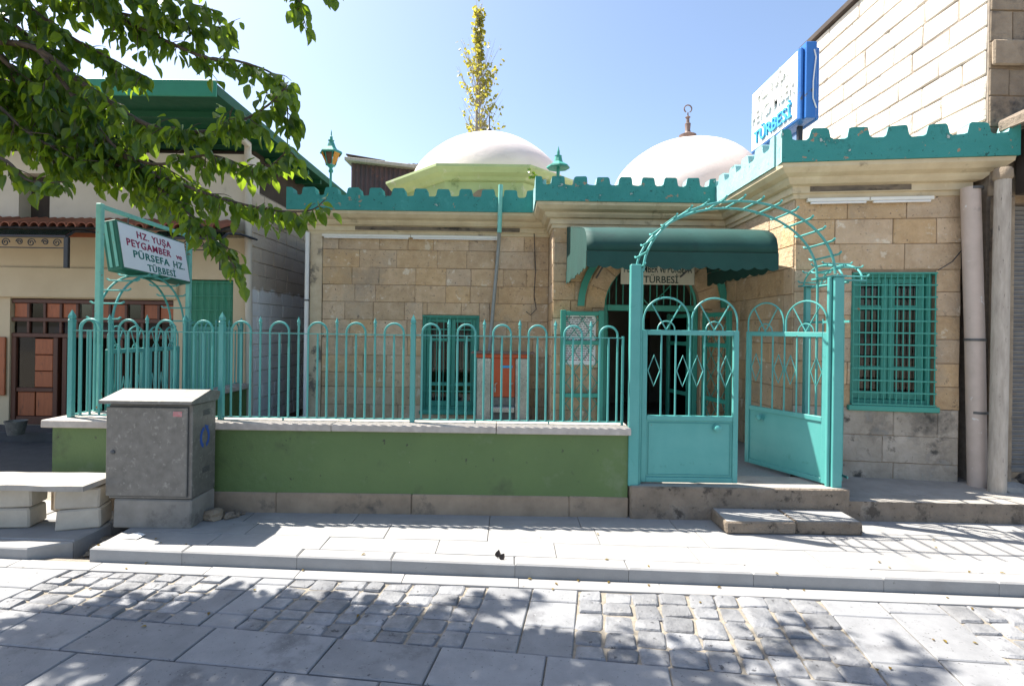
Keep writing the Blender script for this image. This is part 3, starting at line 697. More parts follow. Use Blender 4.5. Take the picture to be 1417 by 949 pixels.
text(hs, 'lettering', 've', MAROON, T(.37, .030), 1, bold=.012, fit=(.10, .042))
text(hs, 'lettering', 'PÜRSEFA', TEXTTEAL, T(-.09, -.058), 1, bold=.012, space=1.12, fit=(.54, .094))
text(hs, 'lettering', 'HZ.', TEXTTEAL, T(.345, -.066), 1, bold=.012, space=1.12, fit=(.19, .076))
text(hs, 'lettering', 'TÜRBESİ', TEXTTEAL, T(.04, -.168), 1, bold=.012, space=1.12, fit=(.44, .096))

# ================================================================== TOMB BUILDING
tb = thing('tomb_building', 'domed sandstone tomb with teal battlements and barred windows', 'building', (0, 7.6, 0))
ang = radians(-8)
PW_ = [V2(-2.96, 11.5), V2(-2.96, 7.5), V2(.57, 7.5), V2(.57, 6.83), V2(2.91, 6.83), V2(2.91, 5.20), V2(4.43, 5.20-1.52*math.tan(radians(8))), V2(4.43, 8.5)]
ZW = 3.03
# openings in (u, z)
winL = (-1.30+2.96, -.46+2.96, .40, 1.81)
UR = (PW_[6]-PW_[5]).normalized(); LR = (PW_[6]-PW_[5]).length
wr0 = PX(1178, 470, 5.12).x; winR = (0.545, 1.315, .90, 2.235)
DX0, DX1, DZS, DR = 1.26, 2.56, 1.92, .65                 # doorway
segs = [  # (start index, blocks?, openings, row height, block lengths)
    (1, [winL]), (2, []), (3, [(DX0-.57, DX1-.57, .26, DZS+DR)]), (4, []), (5, [winR])]
core = MB()
fr = {}
for i, ops in segs:
    A, B = PW_[i], PW_[i+1]; d = (B-A).normalized(); nrm = V2(d.y, -d.x); Lg = (B-A).length
    O, U, N = V3(A), V3(d), V3(nrm); fr[i] = (O, U, N, Lg)
    e0 = .30 if i in (3, 5) else 0.0; e1 = 0.0
    grid_wall(core, O, U, N, e0*0 , Lg, -.02, ZW+.2, -.30, 0.0, ops)
grid_wall(core, Vector((-2.96, 11.5, 0)), Vector((0, -1, 0)), Vector((-1, 0, 0)), 0, 4.0-.0, -.02, ZW+.2, -.30, 0.0, [])
grid_wall(core, V3(PW_[6]), Vector((0, 1, 0)), Vector((1, 0, 0)), .36, 3.4, -.02, ZW+.2, -.30, 0.0, [])
# spandrels of the door arch
O, U, N, Lg = fr[3]
for sgn in (-1, 1):
    cx = (DX0+DX1)/2
    pts = [Vector((cx+sgn*DR, 6.831, DZS))] + [Vector((cx+sgn*DR*cos(radians(a)), 6.831, DZS+DR*sin(radians(a)))) for a in range(10, 91, 10)] + [Vector((cx+sgn*DR, 6.831, DZS+DR))]
    core.prism(pts, (0, .29, 0))
core.build('wall_core', MORTAR, tb)
MB().box(-2.6, 4.19, 11.2, 11.5, -.02, ZW+.2).build('rear_wall', MORTAR, tb)
# dressed blocks
low = lambda u, z: STONE
O, U, N, Lg = fr[1]; blocks(tb, 'stone_block', O, U, N, .17, Lg-.013, zrows(.25, ZW, .232), (.30, .62), [winL], STONE)
O, U, N, Lg = fr[2]; blocks(tb, 'stone_block', O, U, N, .013, Lg-.0, zrows(.25, ZW, .25), (.34, .6), [], STONE)
O, U, N, Lg = fr[3]; blocks(tb, 'stone_block', O, U, N, .0, Lg-.013, zrows(.25, ZW, .25), (.34, .6), [(DX0-.57-.16, DX1-.57+.16, .25, DZS+DR+.16)], STONE)
O, U, N, Lg = fr[4]; blocks(tb, 'stone_block', O, U, N, .013, Lg, zrows(.25, ZW, .25), (.34, .6), [], STONE)
O, U, N, Lg = fr[5]; blocks(tb, 'stone_block', O, U, N, .0, Lg, [.16, .33, .60, .875, 1.10, 1.33, 1.57, 1.80, 2.04, 2.26, 2.52, 2.77, ZW], (.36, .66), [winR], lambda u, z: STONE_GREY if z < .87 else STONE)
# plastered, peeling corner pilaster at the left end
MB().cbox(-2.975, -2.795, 7.478, 7.55, .25, ZW, .01, .004).build('corner_pilaster', PEEL, tb)
# arch stones and teal hood
cx = (DX0+DX1)/2; yf = 6.83
nv = 9
for k in range(nv):
    a0, a1 = pi*k/nv, pi*(k+1)/nv; g = .008
    pts = []
    for (rr, aa) in ((DR, a0+g), (DR, (a0+a1)/2), (DR, a1-g), (DR+.25, a1-g*.6), (DR+.25, (a0+a1)/2), (DR+.25, a0+g*.6)):
        pts.append(Vector((cx+rr*cos(aa), yf-.022, DZS+rr*sin(aa))))
    MB().prism(pts, (0, .06, 0)).build('arch_stone', STONE, tb)
for s in (-1, 1):
    for z0, z1 in ((.28, .7), (.71, 1.1), (1.11, 1.52), (1.53, 1.905)):
        MB().cbox(cx+s*(DR+.08)-.075, cx+s*(DR+.08)+.075, yf-.022, yf+.03, z0, z1, .006, .003).build('jamb_stone', STONE, tb)
hood = []
for r_, seq in ((DR+.36, range(0, 181, 9)), (DR+.27, range(180, -1, -9))):
    for a in seq: hood.append(Vector((cx+r_*cos(radians(a)), yf-.05, DZS+.02+r_*sin(radians(a)))))
MB().prism(hood, (0, .035, 0)).build('arch_hood', TEALD, tb)
# cornice swept round the front
path = [V2(-2.96, 10.5)] + PW_[1:7] + [V2(4.43, 6.2)]
prof = [(0.002, 2.98), (.028, 2.985), (.032, 3.03), (.055, 3.035), (.055, 3.105), (.10, 3.115), (.13, 3.15), (.135, 3.175), (.20, 3.20), (.245, 3.245), (.25, 3.285), (.002, 3.287)]
cm = MB(); offs = [offset_path(path, o) for o, z in prof]
for k in range(len(prof)-1):
    for i in range(len(path)-1):
        a, b = offs[k], offs[k+1]; z0, z1 = prof[k][1], prof[k+1][1]
        cm.add([V3(a[i], z0), V3(a[i+1], z0), V3(b[i+1], z1), V3(b[i], z1)], [(0,1,2,3)])
cm.build('cornice', CORNICE, tb)
# dark sooty strips set into the cornice fascia
MB().box(-2.30, .12, 7.435, 7.447, 3.045, 3.098).build('soot_strip', SOOT, tb)
O, U, N, Lg = fr[5]
mb = MB().box(.12, 1.05, .053, .062, 3.045, 3.098); mb.xf(Matrix(((U.x, N.x, 0, O.x), (U.y, N.y, 0, O.y), (0,0,1,0), (0,0,0,1)))); mb.f = [f[::-1] for f in mb.f]; mb.build('soot_strip', SOOT, tb)
# parapets with merlons
po = offset_path(path, .268); pin = offset_path(path, .118)
def parapet(A, B, first, n, inward, name='parapet', m=None, kb=.33, kt=.235):
    """A->B front plan line; trapezoid merlons, rounded shoulders"""
    d = (B-A); L = d.length; d /= L; per = L/n; z0, zv, zt = 3.287, 3.497, 3.605; prof = [(0, z0)]
    tooth = []
    for k in range(n+1):
        c = per*k
        b, t = per*kb, per*kt; rj = lambda: R.uniform(-.006, .006)
        for (s, z) in ((-b-.02, zv), (-b+.004, zv+.012), (-t-.012, zt-.016), (-t+.006, zt-.002), (t-.006, zt), (t+.012, zt-.014), (b-.004, zv+.012), (b+.02, zv)):
            tooth.append((c+s+rj()*.6, z+rj()))
    pts = [(0, z0)] + [(0, zt)] + [(s, z) for s, z in tooth if 0.003 < s < L-.003] + [(L, zt), (L, z0)]
    P = [Vector((A.x + d.x*s, A.y + d.y*s, z)) for s, z in pts]
    o = MB().prism(P, V3(inward)*.15).build(name, m or TEALWALL, tb)
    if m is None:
        o.data.materials.append(TEALSUNLIT)
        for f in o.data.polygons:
            if f.normal.x < -.85: f.material_index = 1  # sides towards the sun get the paler copy, sunlight put into colour
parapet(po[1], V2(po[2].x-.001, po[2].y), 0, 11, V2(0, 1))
parapet(V2(po[3].x, po[3].y+.152), V2(po[2].x, po[2].y-.001), 0, 1, V2(1, 0), m=TEALSUNLIT)
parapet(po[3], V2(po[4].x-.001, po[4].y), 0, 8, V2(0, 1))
parapet(V2(po[5].x, po[5].y+.149), V2(po[4].x, po[4].y+.15), 0, 5, V2(1, 0), m=TEALSUNLIT, kb=.31, kt=.21)
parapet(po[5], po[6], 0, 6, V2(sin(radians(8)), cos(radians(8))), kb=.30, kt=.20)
MB().prism([V3(p, 3.232) for p in [V2(-2.94, 11.48)] + [p+V2(.02, .02) for p in PW_[1:6]] + [PW_[6]+V2(-.02, .02), V2(4.41, 8.45)]], (0, 0, .052)).build('roof_slab', CEMENT, tb)

# barred windows
def window(root, O, U, N, u0, u1, z0, z1, nv, hz, shift=0.0):
    Mx = Matrix(((U.x, N.x, 0, O.x), (U.y, N.y, 0, O.y), (0,0,1,0), (0,0,0,1))); flip = U.cross(N).z < 0
    def B(mb, name, m, par):
        mb.xf(Mx)
        if flip: mb.f = [f[::-1] for f in mb.f]
        return mb.build(name, m, par)
    fw = .05
    mb = MB()
    for a, b, c, d in ((u0+.002, u0+fw, z0+.002, z1-.002), (u1-fw, u1-.002, z0+.002, z1-.002)): mb.cbox(a, b, -.14, -.05, c, d, .004)
    for c, d in ((z0+.002, z0+fw), (z1-fw, z1-.002)): mb.cbox(u0+fw+.001, u1-fw-.001, -.139, -.051, c, d, .004)
    wn = B(mb, 'window', TEALD, root)
    m_ = (u0+u1)/2; H = z1-z0
    for a, b in ((u0+fw+.003, m_-.003), (m_+.003, u1-fw-.003)):
        s = MB(); sw = .06; zt0 = z0+H*.275; zt1 = z0+H*.74
        for c, d in ((a, a+sw), (b-sw, b)): s.cbox(c, d, -.125, -.075, z0+fw+.003, z1-fw-.003, .005)
        for c, d in ((z0+fw+.003, z0+fw+.08), (zt0-.02, zt0+.02), (zt1-.02, zt1+.02), (z1-fw-.055, z1-fw-.003)): s.cbox(a+sw+.001, b-sw-.001, -.122, -.078, c, d, .004)
        B(s, 'sash', TEALD, wn)
        for c, d in ((z0+fw+.08, zt0-.02), (zt0+.02, zt1-.02), (zt1+.02, z1-fw-.055)):
            B(MB().box(a+sw+.001, b-sw-.001, -.103, -.099, c+.001, d-.001), 'pane', GLASS, wn)
    B(MB().cbox(u0-.03, u1+.03, -.06, .045, z0-.055, z0-.001, .006), 'sill', TEALD, wn)
    for k in range(nv):
        u = u0+.012 + (u1-u0-.024)*k/(nv-1); B(MB().tube([(u, .022, z0+.0), (u, .022, z1-.004)], .0065, 6), 'bar', TEALD, wn)
    for z in hz: B(MB().box(u0+.0, u1-.0, .031, .037, z-.007, z+.007), 'cross_bar', TEALD, wn)
    for u in (u0+.006, u1-.006): B(MB().box(u-.006, u+.006, -.045, .018, z1-.03, z1-.018), 'grille_tie', TEALD, wn)
    B(MB().box(u0-.3, u1+.3, -1.3, -1.28, z0-.3, z1+.3), 'dark_backing', DARK, wn)
    return wn
O, U, N, Lg = fr[1]; z0, z1 = winL[2], winL[3]
window(tb, O, U, N, *winL, 9, [z0+.012, z0+.29, z0+.38, z0+1.06, z0+1.20, z1-.012])
O, U, N, Lg = fr[5]; z0, z1 = winR[2], winR[3]
wR = window(tb, O, U, N, *winR, 14, [z0+.012 + (z1-z0-.024)*k/11 for k in range(12)])
# things kept on the sill inside the right window
Mx = Matrix(((U.x, N.x, 0, O.x), (U.y, N.y, 0, O.y), (0,0,1,0), (0,0,0,1)))
PRC = [(.55,.08,.05), (.6,.55,.45), (.62,.35,.06), (.08,.16,.4), (.5,.5,.52), (.3,.05,.07)]
for k in range(6):
    u = winR[0]+.12+.105*k; h = R.uniform(.10, .2); c = PRC[k % 6]
    mb = MB().cbox(u, u+.055, -.26, -.20, z0+.003, z0+h, .004).xf(Mx); mb.f = [f[::-1] for f in mb.f]
    tag(mb.build('packet', mat('packet%d' % (k % 6), c, tuple(v*.7 for v in c), 30, .5)), 'small %s packet on the sill behind the barred window' % ['red', 'cream', 'orange', 'blue', 'grey', 'maroon'][k % 6], 'packet', 'packets on the window sill')
mb = MB().tube([(winR[0]+.155, -.3, z0+.42), (winR[0]+.155, -.3, z0+.86)], .014, 8).xf(Mx); mb.build('window_rod', WHITE, wR)

# doorway: teal frame, fanlight grille, open leaves
dw = thing('entrance_door', 'open teal double door with glass panes under the awning', 'door', (cx, 6.95, .27))
for x0, x1 in ((DX0+.002, DX0+.06), (DX1-.06, DX1-.002)): MB().cbox(x0, x1, 6.90, 6.99, .262, DZS+.05, .005).build('frame', TEALD, dw)
MB().cbox(DX0+.061, DX1-.061, 6.90, 6.99, DZS-.03, DZS+.05, .005).build('transom', TEALD, dw)
MB().tube(arc(cx, DZS+.05, DR-.03, 180, 0, 24, 6.93), .022, 8).build('fanlight_rim', TEALD, dw)
for k in range(1, 14):
    x = cx - DR + 2*DR*k/14; h = math.sqrt(max(.001, (DR-.03)**2 - (x-cx)**2))
    MB().tube([(x, 6.93, DZS+.05), (x, 6.93, DZS+.05+h)], .008, 6).build('fanlight_bar', TEALD, dw)
for s in (-1, 1): MB().tube([(cx+s*.03, 6.915, DZS+.06), (cx+s*.36, 6.915, DZS+.42)], .008, 6).build('fanlight_bar', TEALD, dw)
def door_leaf(name, M, glassy, latt):
    W_, z0, z1 = .58, .285, 1.88; root = dw
    def B(mb, nm, m, par=root): mb.xf(M); return mb.build(nm, m, par)
    s = MB()
    for a in (0, W_-.07): s.cbox(a, a+.07, -.02, .02, z0, z1, .004)
    for z in (z0, .72, 1.42, z1-.07): s.cbox(.071, W_-.071, -.018, .018, z, z+.055, .004)
    lf = B(s, name, TEALD)
    if glassy:
        for a, b in ((z0+.056, .719), (.776, 1.419), (1.476, z1-.071)): B(MB().box(.072, W_-.072, -.003, .003, a, b), 'pane', GLASS, lf)
    if latt:
        for k in range(-3, 6):
            for s_ in (1, -1):
                pts = []
                for t in range(2):
                    pass
                x0, z = .075, z0 + .06 + .28*k; x1 = W_-.075; dz = (x1-x0)*1.35
                a, b = (x0, z), (x1, z+dz)
                if s_ < 0: a, b = (x0, z+dz), (x1, z)
                # clip to the leaf
                zlo, zhi = z0+.056, z1-.071
                def cl(a, b):
                    (xa, za), (xb, zb) = a, b; o = []
                    for (x, zz, xo, zo) in ((xa, za, xb, zb), (xb, zb, xa, za)):
                        if zz < zlo: t = (zlo-zz)/(zo-zz); x, zz = x+(xo-x)*t, zlo
                        elif zz > zhi: t = (zhi-zz)/(zo-zz); x, zz = x+(xo-x)*t, zhi
                        o.append((x, zz))
                    return o
                if max(a[1], b[1]) <= zlo+.02 or min(a[1], b[1]) >= zhi-.02: continue
                (xa, za), (xb, zb) = cl(a, b)
                B(MB().tube([(xa, .006*s_, za), (xb, .006*s_, zb)], .006, 5), 'lattice_bar', TEALD, lf)
TR = lambda x, y, a: Matrix.Translation((x, y, 0)) @ Matrix.Rotation(radians(a), 4, 'Z')
door_leaf('grille_leaf', TR(DX0-.01, 6.76, 182), False, True)           # folded back against the wall, left
door_leaf('grille_leaf', TR(DX1+.02, 6.76, -78), False, True)           # right one stands out from the wall
door_leaf('glazed_leaf', TR(DX0+.065, 7.0, 78), True, False)
door_leaf('glazed_leaf', TR(DX1-.065, 7.0, 104), True, False)
# room behind
rm = MB()
rm.box(.62, 2.9, 9.6, 9.65, .25, 3.0).box(.62, .66, 7.14, 9.6, .25, 3.0).box(2.86, 2.9, 7.14, 9.6, .25, 3.0).box(.662, 2.858, 7.14, 9.598, .2, .262).box(.662, 2.858, 7.14, 9.598, 2.98, 3.0)
rm.build('inner_room', DARK, tb)
idr = thing('inner_door', 'brown wooden door standing ajar inside the dark tomb room', 'door', (2.1, 8.2, .262), radians(64))
MB().cbox(0, .72, -.025, .025, .262-.262, 1.75, .006).build('door_leaf', WOOD, idr, False)
for z in (.15, .95): MB().cbox(.1, .62, -.036, -.026, z, z+.62, .008).build('panel', WOODD, idr, False)

# cream plaque over the door and the notice board
pl = thing('plaque', 'cream plaque with dark capital letters half hidden by the awning', 'sign', (1.95, 6.72, 2.2))
MB().cbox(1.46, 2.44, 6.71, 6.74, 2.235, 2.70, .008).build('board', CREAM, pl)
TP = lambda x, z: Matrix.Translation((x, 6.7075, z)) @ Matrix.Rotation(radians(90), 4, 'X')
def wtext(par, body, m, M, size, **k):
    r = par
    while r.parent: r = r.parent
    return text(par, 'lettering', body, m, WM[r.name].inverted() @ M, size, **k)
wtext(pl, 'HZ. YUŞA', TEXTDARK, TP(1.95, 2.60), 1, bold=.006, fit=(.5, .13))
wtext(pl, 'PEYGAMBER ve PÜRSEFA', TEXTDARK, TP(1.95, 2.447), 1, bold=.006, fit=(.90, .115))
wtext(pl, 'TÜRBESİ', TEXTDARK, TP(1.99, 2.315), 1, bold=.008, fit=(.46, .125))
for s in (1.60, 2.30): MB().box(s-.01, s+.01, 6.741, 6.83, 2.40, 2.42).build('bracket', TEALD, pl)
nb = thing('notice_board', 'white notice board with lines of black and red text behind the lattice leaf', 'sign', (.95, 6.80, 1.2))
MB().cbox(.72, 1.15, 6.793, 6.806, 1.15, 1.83, .003).build('board', WHITE, nb)
ln = MB(); lr = MB()
z = 1.79; k = 0
while z > 1.2:
    x = .745
    while x < 1.10:
        wl = R.uniform(.02, .07)*(1.3 if k == 0 else 1); h = .015 if k == 0 else .010
        (ln if z > 1.32 else lr).box(x, min(x+wl, 1.125), 6.7905, 6.7925, z-h, z); x += wl+.012
    z -= .030; k += 1
ln.build('printed_lines', TEXTBLACK, nb); lr.build('printed_lines', TEXTRED, nb)

# awning
aw = thing('awning', 'dark green canvas awning with scalloped valance over the entrance', 'awning', (1.7, 5.9, 2.2))
X0, X1 = .745, 2.64; YB, YF = 6.815, 5.0
pf = [(YB, 3.00), (6.3, 2.90), (5.7, 2.775), (5.4, 2.71), (5.2, 2.66), (5.10, 2.61), (5.035, 2.55), (5.01, 2.48), (YF, 2.40)]
NX = 24; cl = MB(); th_ = .006
def sag(i, k): return -0.005*abs(sin(pi*i/NX*4))*(1 if 1 <= k <= 6 else 0)
g = [[(X0+(X1-X0)*i/NX, y, z+sag(i, k)) for i in range(NX+1)] for k, (y, z) in enumerate(pf)]
for k in range(len(pf)-1):
    for i in range(NX): cl.add([g[k][i], g[k][i+1], g[k+1][i+1], g[k+1][i]], [(3,2,1,0)], True)
o = cl.build('canvas_top', AWN, aw); md = o.modifiers.new('s', 'SOLIDIFY'); md.thickness = th_
bm_ = bmesh.new(); bm_.from_mesh(o.data); bmesh.ops.remove_doubles(bm_, verts=bm_.verts, dist=1e-5); bm_.to_mesh(o.data); bm_.free()
def valance(A, B, n, name):
    A, B = Vector(A), Vector(B); v = MB(); m = n*8; d = B-A; nr = Vector((-d.y, d.x, 0)).normalized()
    for i in range(m):
        s, t = i/m, (i+1)/m
        zz = lambda q: -.15 - .022*abs(sin(pi*q*n)) + .010*sin(q*23)
        wv = lambda q: nr*(.002*sin(q*n*1.9))
        v.add([A+d*s, A+d*t, A+d*t+Vector((0,0,zz(t)))+wv(t), A+d*s+Vector((0,0,zz(s)))+wv(s)], [(0,1,2,3)], False)
    o = v.build(name, AWN, aw); md = o.modifiers.new('s', 'SOLIDIFY'); md.thickness = .005
    bm_ = bmesh.new(); bm_.from_mesh(o.data); bmesh.ops.remove_doubles(bm_, verts=bm_.verts, dist=1e-5); bm_.to_mesh(o.data); bm_.free()
valance((X0, YF-.003, 2.395), (X1, YF-.003, 2.395), 16, 'front_valance')
valance((X0, YB, 2.395), (X0, YF, 2.395), 9, 'side_valance'); valance((X1, YF, 2.395), (X1, YB, 2.395), 9, 'side_valance')
for x in (X0, X1):
    pts = [Vector((x, y, z-.008)) for y, z in pf[::-1]]; pts += [Vector((x, YB, 2.40))]
    MB().prism(pts, (.006 if x == X0 else -.006, 0, 0)).build('end_panel', AWN, aw)
MB().tube([(X0+.02, YF+.02, 2.40), (X1-.02, YF+.02, 2.40)], .014, 8).build('front_bar', GALVD, aw)
for x in (1.15, 2.25): MB().tube([(x, YF+.02, 2.40), (x, 5.9, 2.5), (x, 6.82, 2.32)], .012, 7).build('arm', GALVD, aw)

# domes
def dome(cx_, cy_, r, zb, h, drum, name, label):
    d = thing(name, label, 'dome', (cx_, cy_, 3.284))
    prof = []
    n = 18
    for i in range(n+1):
        a = radians(90*i/n); prof.append((max(r*cos(a), .0005), zb + h*sin(a)**1.0))
    mb = MB().lathe([(r*1.0, zb-.25)] + prof, (cx_, cy_, 0), 56)
    for q in range(len(mb.v)):
        p = mb.v[q]; mb.v[q] = p + Vector((sin(p.x*5+p.z*3)*.012, cos(p.y*4+p.z*5)*.012, sin(p.x*3.1+p.y*2.3)*.012))
    mb.build('shell', DOME, d)
    if drum:
        a0 = pi/8; k = 1/cos(pi/8)
        MB().lathe([(1.58*k, 3.286), (1.58*k, 4.06)], (cx_, cy_, 0), 8, False, a0).build('drum', DRUM, d)
        MB().lathe([(1.585*k, 4.062), (1.64*k, 4.075), (1.68*k, 4.12), (1.78*k, 4.16), (1.84*k, 4.235), (1.84*k, 4.275), (1.45*k, 4.33)], (cx_, cy_, 0), 8, False, a0).build('drum_cornice', DRUM, d)
        for i in range(8):
            a = pi/4*i - pi/2
            mb = MB().prism([Vector((-.2, 0, 3.5)), Vector((.2, 0, 3.5))] + [Vector((.2*cos(radians(t)), 0, 3.78+.16*sin(radians(t)))) for t in range(0, 181, 30)], (0, .02, 0))
            mb.xf(Matrix.Translation((cx_, cy_, 0)) @ Matrix.Rotation(a+pi/2, 4, 'Z') @ Matrix.Translation((0, -1.598, 0))); mb.build('drum_niche', PLINTH, d)
    else:
        MB().lathe([(r*1.05, 3.286), (r*1.05, zb-.1), (r*1.02, zb-.06)], (cx_, cy_, 0), 40).build('drum', DOME, d)
    return d
d1 = dome(-.47, 10.0, 1.5, 4.27, 1.11, True, 'dome', 'whitewashed dome on a pale green octagonal drum')
zt = 5.375
MB().lathe([(.17, zt-.03), (.15, zt+.03), (.04, zt+.07), (.03, zt+.13), (.06, zt+.16), (.03, zt+.2), (.015, zt+.22), (.012, zt+.42), (.001, zt+.5)], (-.47, 10, 0), 14).build('finial', BLACKM, d1)
d2 = dome(3.28, 9.5, 1.42, 3.95, 1.24, False, 'dome', 'whitewashed dome topped by a bulb finial and crescent')
zt = 5.18
f2 = MB().lathe([(.04, zt-.02), (.05, zt+.03), (.15, zt+.08), (.16, zt+.12), (.06, zt+.17), (.045, zt+.22), (.055, zt+.34), (.03, zt+.36), (.028, zt+.44), (.05, zt+.46), (.012, zt+.49), (.012, zt+.55)], (3.28, 9.5, 0), 16)
f2.build('finial', COPPER, d2)
MB().tube([(3.28+.07*cos(radians(a)), 9.5, zt+.62+.07*sin(radians(a))) for a in range(-60, 241, 15)], .012, 6).build('crescent', COPPER, d2)

# lanterns on the parapet
def lantern(x, y, z, label):
    t = thing('lantern', label, 'lamp', (x, y, z), 0, 'lanterns on the parapet')
    MB().tube([(0,0,0), (0,0,.33)], .022, 8).build('stem', TEALD, t, False)
    MB().lathe([(.04, .30), (.045, .33), (.03, .36), (.03, .38), (.085, .43)], (0,0,0), 6, False).build('cup', TEALD, t, False)
    for k in range(6):
        a = pi/3*k; c, s = cos(a), sin(a)
        MB().tube([(c*.085, s*.085, .425), (c*.135, s*.135, .645)], .009, 6).build('rib', TEALD, t, False)
        a2 = a+pi/3; q = .96; ca, sa_ = cos(a2), sin(a2)
        g_ = [(c*.082*q, s*.082*q, .435), (ca*.082*q, sa_*.082*q, .435), (ca*.132*q, sa_*.132*q, .64), (c*.132*q, s*.132*q, .64)]
        nrm = Vector((cos(a+pi/6), sin(a+pi/6), 0))
        if k in (5, 0, 3): g_ = [Vector(v_) + nrm*(.055 if v_[2] > .5 else 0) for v_ in g_]
        if k == 1: continue
        MB().prism([Vector(v_) for v_ in g_], -nrm*.003).build('pane', AMBER if k in (5, 0, 3) else LAMPGL, t, False)
    MB().lathe([(.20, .635), (.205, .65), (.19, .675), (.11, .715), (.085, .75), (.06, .82), (.045, .85), (.05, .86), (.06, .875), (.028, .885), (.026, .94), (.012, .96), (.01, 1.02), (.001, 1.07)], (0,0,0), 6, False).build('cap', TEALD, t, False)
    return t
lantern(-2.62, 7.30, 3.60, 'teal lantern with amber panes on the parapet corner').scale = (.8, .8, .8)
lt = thing('lantern', 'teal lantern cap on a bare post on the parapet', 'lamp', (.60, 6.64, 3.605))
MB().tube([(0,0,-.01), (0,0,.16)], .022, 8).build('stem', TEALD, lt, False)
MB().lathe([(.01, .145), (.14, .125), (.155, .13), (.15, .15), (.085, .19), (.06, .21), (.045, .28), (.05, .29), (.02, .30), (.018, .35), (.001, .42)], (0,0,0), 8, False).build('cap', TEALD, lt, False)

# blue roof sign
bs = thing('roof_sign', 'blue lightbox sign with raised lettering on the parapet corner', 'sign', (3.1, 5.8, 3.29))
bx0, bx1, by0, by1, bz0, bz1 = 3.0, 3.215, 5.28, 6.40, 3.86, 4.64
MB().cbox(bx0+.05, bx1-.05, by0, by1, bz0, bz1+.02, .006).build('case', BLUE, bs)
for a, b in ((bx0, bx0+.048), (bx1-.048, bx1)): MB().cbox(a, b, by0+.03, by1-.03, bz0-.01, bz1-.02, .015).build('lid', BLUE, bs)
MB().box(bx0-.006, bx0-.0005, by0+.06, by1-.06, bz0+.02, bz1-.05).build('face_panel', WHITE, bs)
MB().tube([(3.13, by0-.006, bz1-.07), (3.145, by0-.012, bz1-.15), (3.12, by0-.012, bz1-.4), (3.12, by0-.012, bz0+.2), (3.16, by0-.006, bz0+.1)], .007, 6).build('cable', WHITE, bs)
for y in (by0+.2, by1-.2): MB().cbox(3.08, 3.13, y-.02, y+.02, 3.284, bz0-.011, .003).build('leg', BLACKM, bs)
TB = lambda y, z: Matrix.Translation((bx0-.007-.008, y, z)) @ Matrix(((0,0,-1,0), (-1,0,0,0), (0,1,0,0), (0,0,0,1)))
ym = (by0+by1)/2
wtext(bs, 'HZ. YUŞA', WHITE, TB(ym, bz1-.165), 1, depth=.011, bold=.012, fit=(.66, .20))
wtext(bs, 'PEYGAMBER', WHITE, TB(ym, bz1-.385), 1, depth=.011, bold=.012, fit=(.92, .165))
wtext(bs, 'TÜRBESİ', LBLUE, TB(ym, bz1-.61), 1, depth=.011, bold=.012, fit=(.82, .20))

# fluorescent battens
def batten(A, B, z, label):
    A, B = Vector(A), Vector(B); t = thing('fluorescent_batten', label, 'lamp', (0,0,0)); d = (B-A).normalized(); nr = Vector((d.y, -d.x, 0)); L = (B-A).length
    Mx = Matrix(((d.x, nr.x, 0, A.x), (d.y, nr.y, 0, A.y), (0,0,1,z), (0,0,0,1)))
    for a, b in ((0, L/2-.004), (L/2+.004, L)):
        m_ = MB().cbox(a, b, .016, .06, 0, .035, .004).xf(Mx); m_.f = [f[::-1] for f in m_.f]; m_.build('housing', TUBEW, t)
        MB().tube([Mx @ Vector((a+.03, .045, -.012)), Mx @ Vector((b-.03, .045, -.012))], .012, 8).build('tube', WHITE, t)
    return t
batten((-2.79, 7.5), (-.18, 7.5), 2.945, 'long white fluorescent batten under the cornice left of the awning')
O, U, N, Lg = fr[5]; batten(tuple(O+U*.10), tuple(O+U*1.26), 2.945, 'white fluorescent batten above the right barred window')

# loose cables on the facade
tag(MB().tube([PX(739, 322, 7.46), PX(741, 372, 7.46), PX(739, 410, 7.46), PX(742, 428, 7.45), PX(734, 436, 7.45), PX(728, 431, 7.45)], .006, 5).build('facade_cable', BLACKM), 'thin black cable hanging with a knot on the tomb wall beside the awning', 'cable')
tag(MB().tube([PX(1340, 318, 4.93), PX(1332, 345, 4.94), PX(1318, 362, 4.95), PX(1298, 374, 4.96)], .005, 5).build('facade_cable', BLACKM), 'thin black cable running from the drainpipe to the barred window', 'cable')
# pipes
def pipe(name, pts, r, m, label, cat='pipe', seg=12, bands=()):
    t = thing(name, label, cat, tuple(pts[-1])); MB().tube(pts, r, seg).build('pipe', m, t)
    for (p, rr) in bands: MB().tube([Vector(p)-Vector((0,0,.012)), Vector(p)+Vector((0,0,.012))], rr, seg).build('clamp', GALVD, t)
    return t
gp = thing('rain_pipe', 'thin grey rain pipe leaning across the tomb facade beside the orange dispenser', 'pipe', (-.3, 7.3, .26))
MB().tube([PX(693, 256, 7.20), PX(691, 322, 7.20)], .032, 10).build('upper_pipe', TEALPALE, gp)
MB().tube([PX(691, 318, 7.20), PX(690, 340, 7.40), PX(676, 500, 7.42), (-.33, 7.42, .26)], .026, 10).build('lower_pipe', PIPEG, gp)
pipe('corner_pipe', [(-3.0, 7.44, 3.0), (-3.0, 7.44, .26)], .03, WHITE, 'thin white pipe at the left corner of the tomb', bands=[((-3.0, 7.44, 2.0), .036)])
p0 = PX(1343, 250, 4.86); p1 = PX(1349, 470, 4.86); p2 = PX(1353, 650, 4.86)
pipe('drainpipe', [Vector((p0.x, 4.86, 3.03)), p1, Vector((p2.x, 4.86, .17))], .078, PIPEM, 'thick cracked beige drainpipe right of the barred window', bands=[(tuple(p1), .085), (tuple(PX(1352, 570, 4.86)), .085), (tuple(PX(1345, 262, 4.86)), .088)])

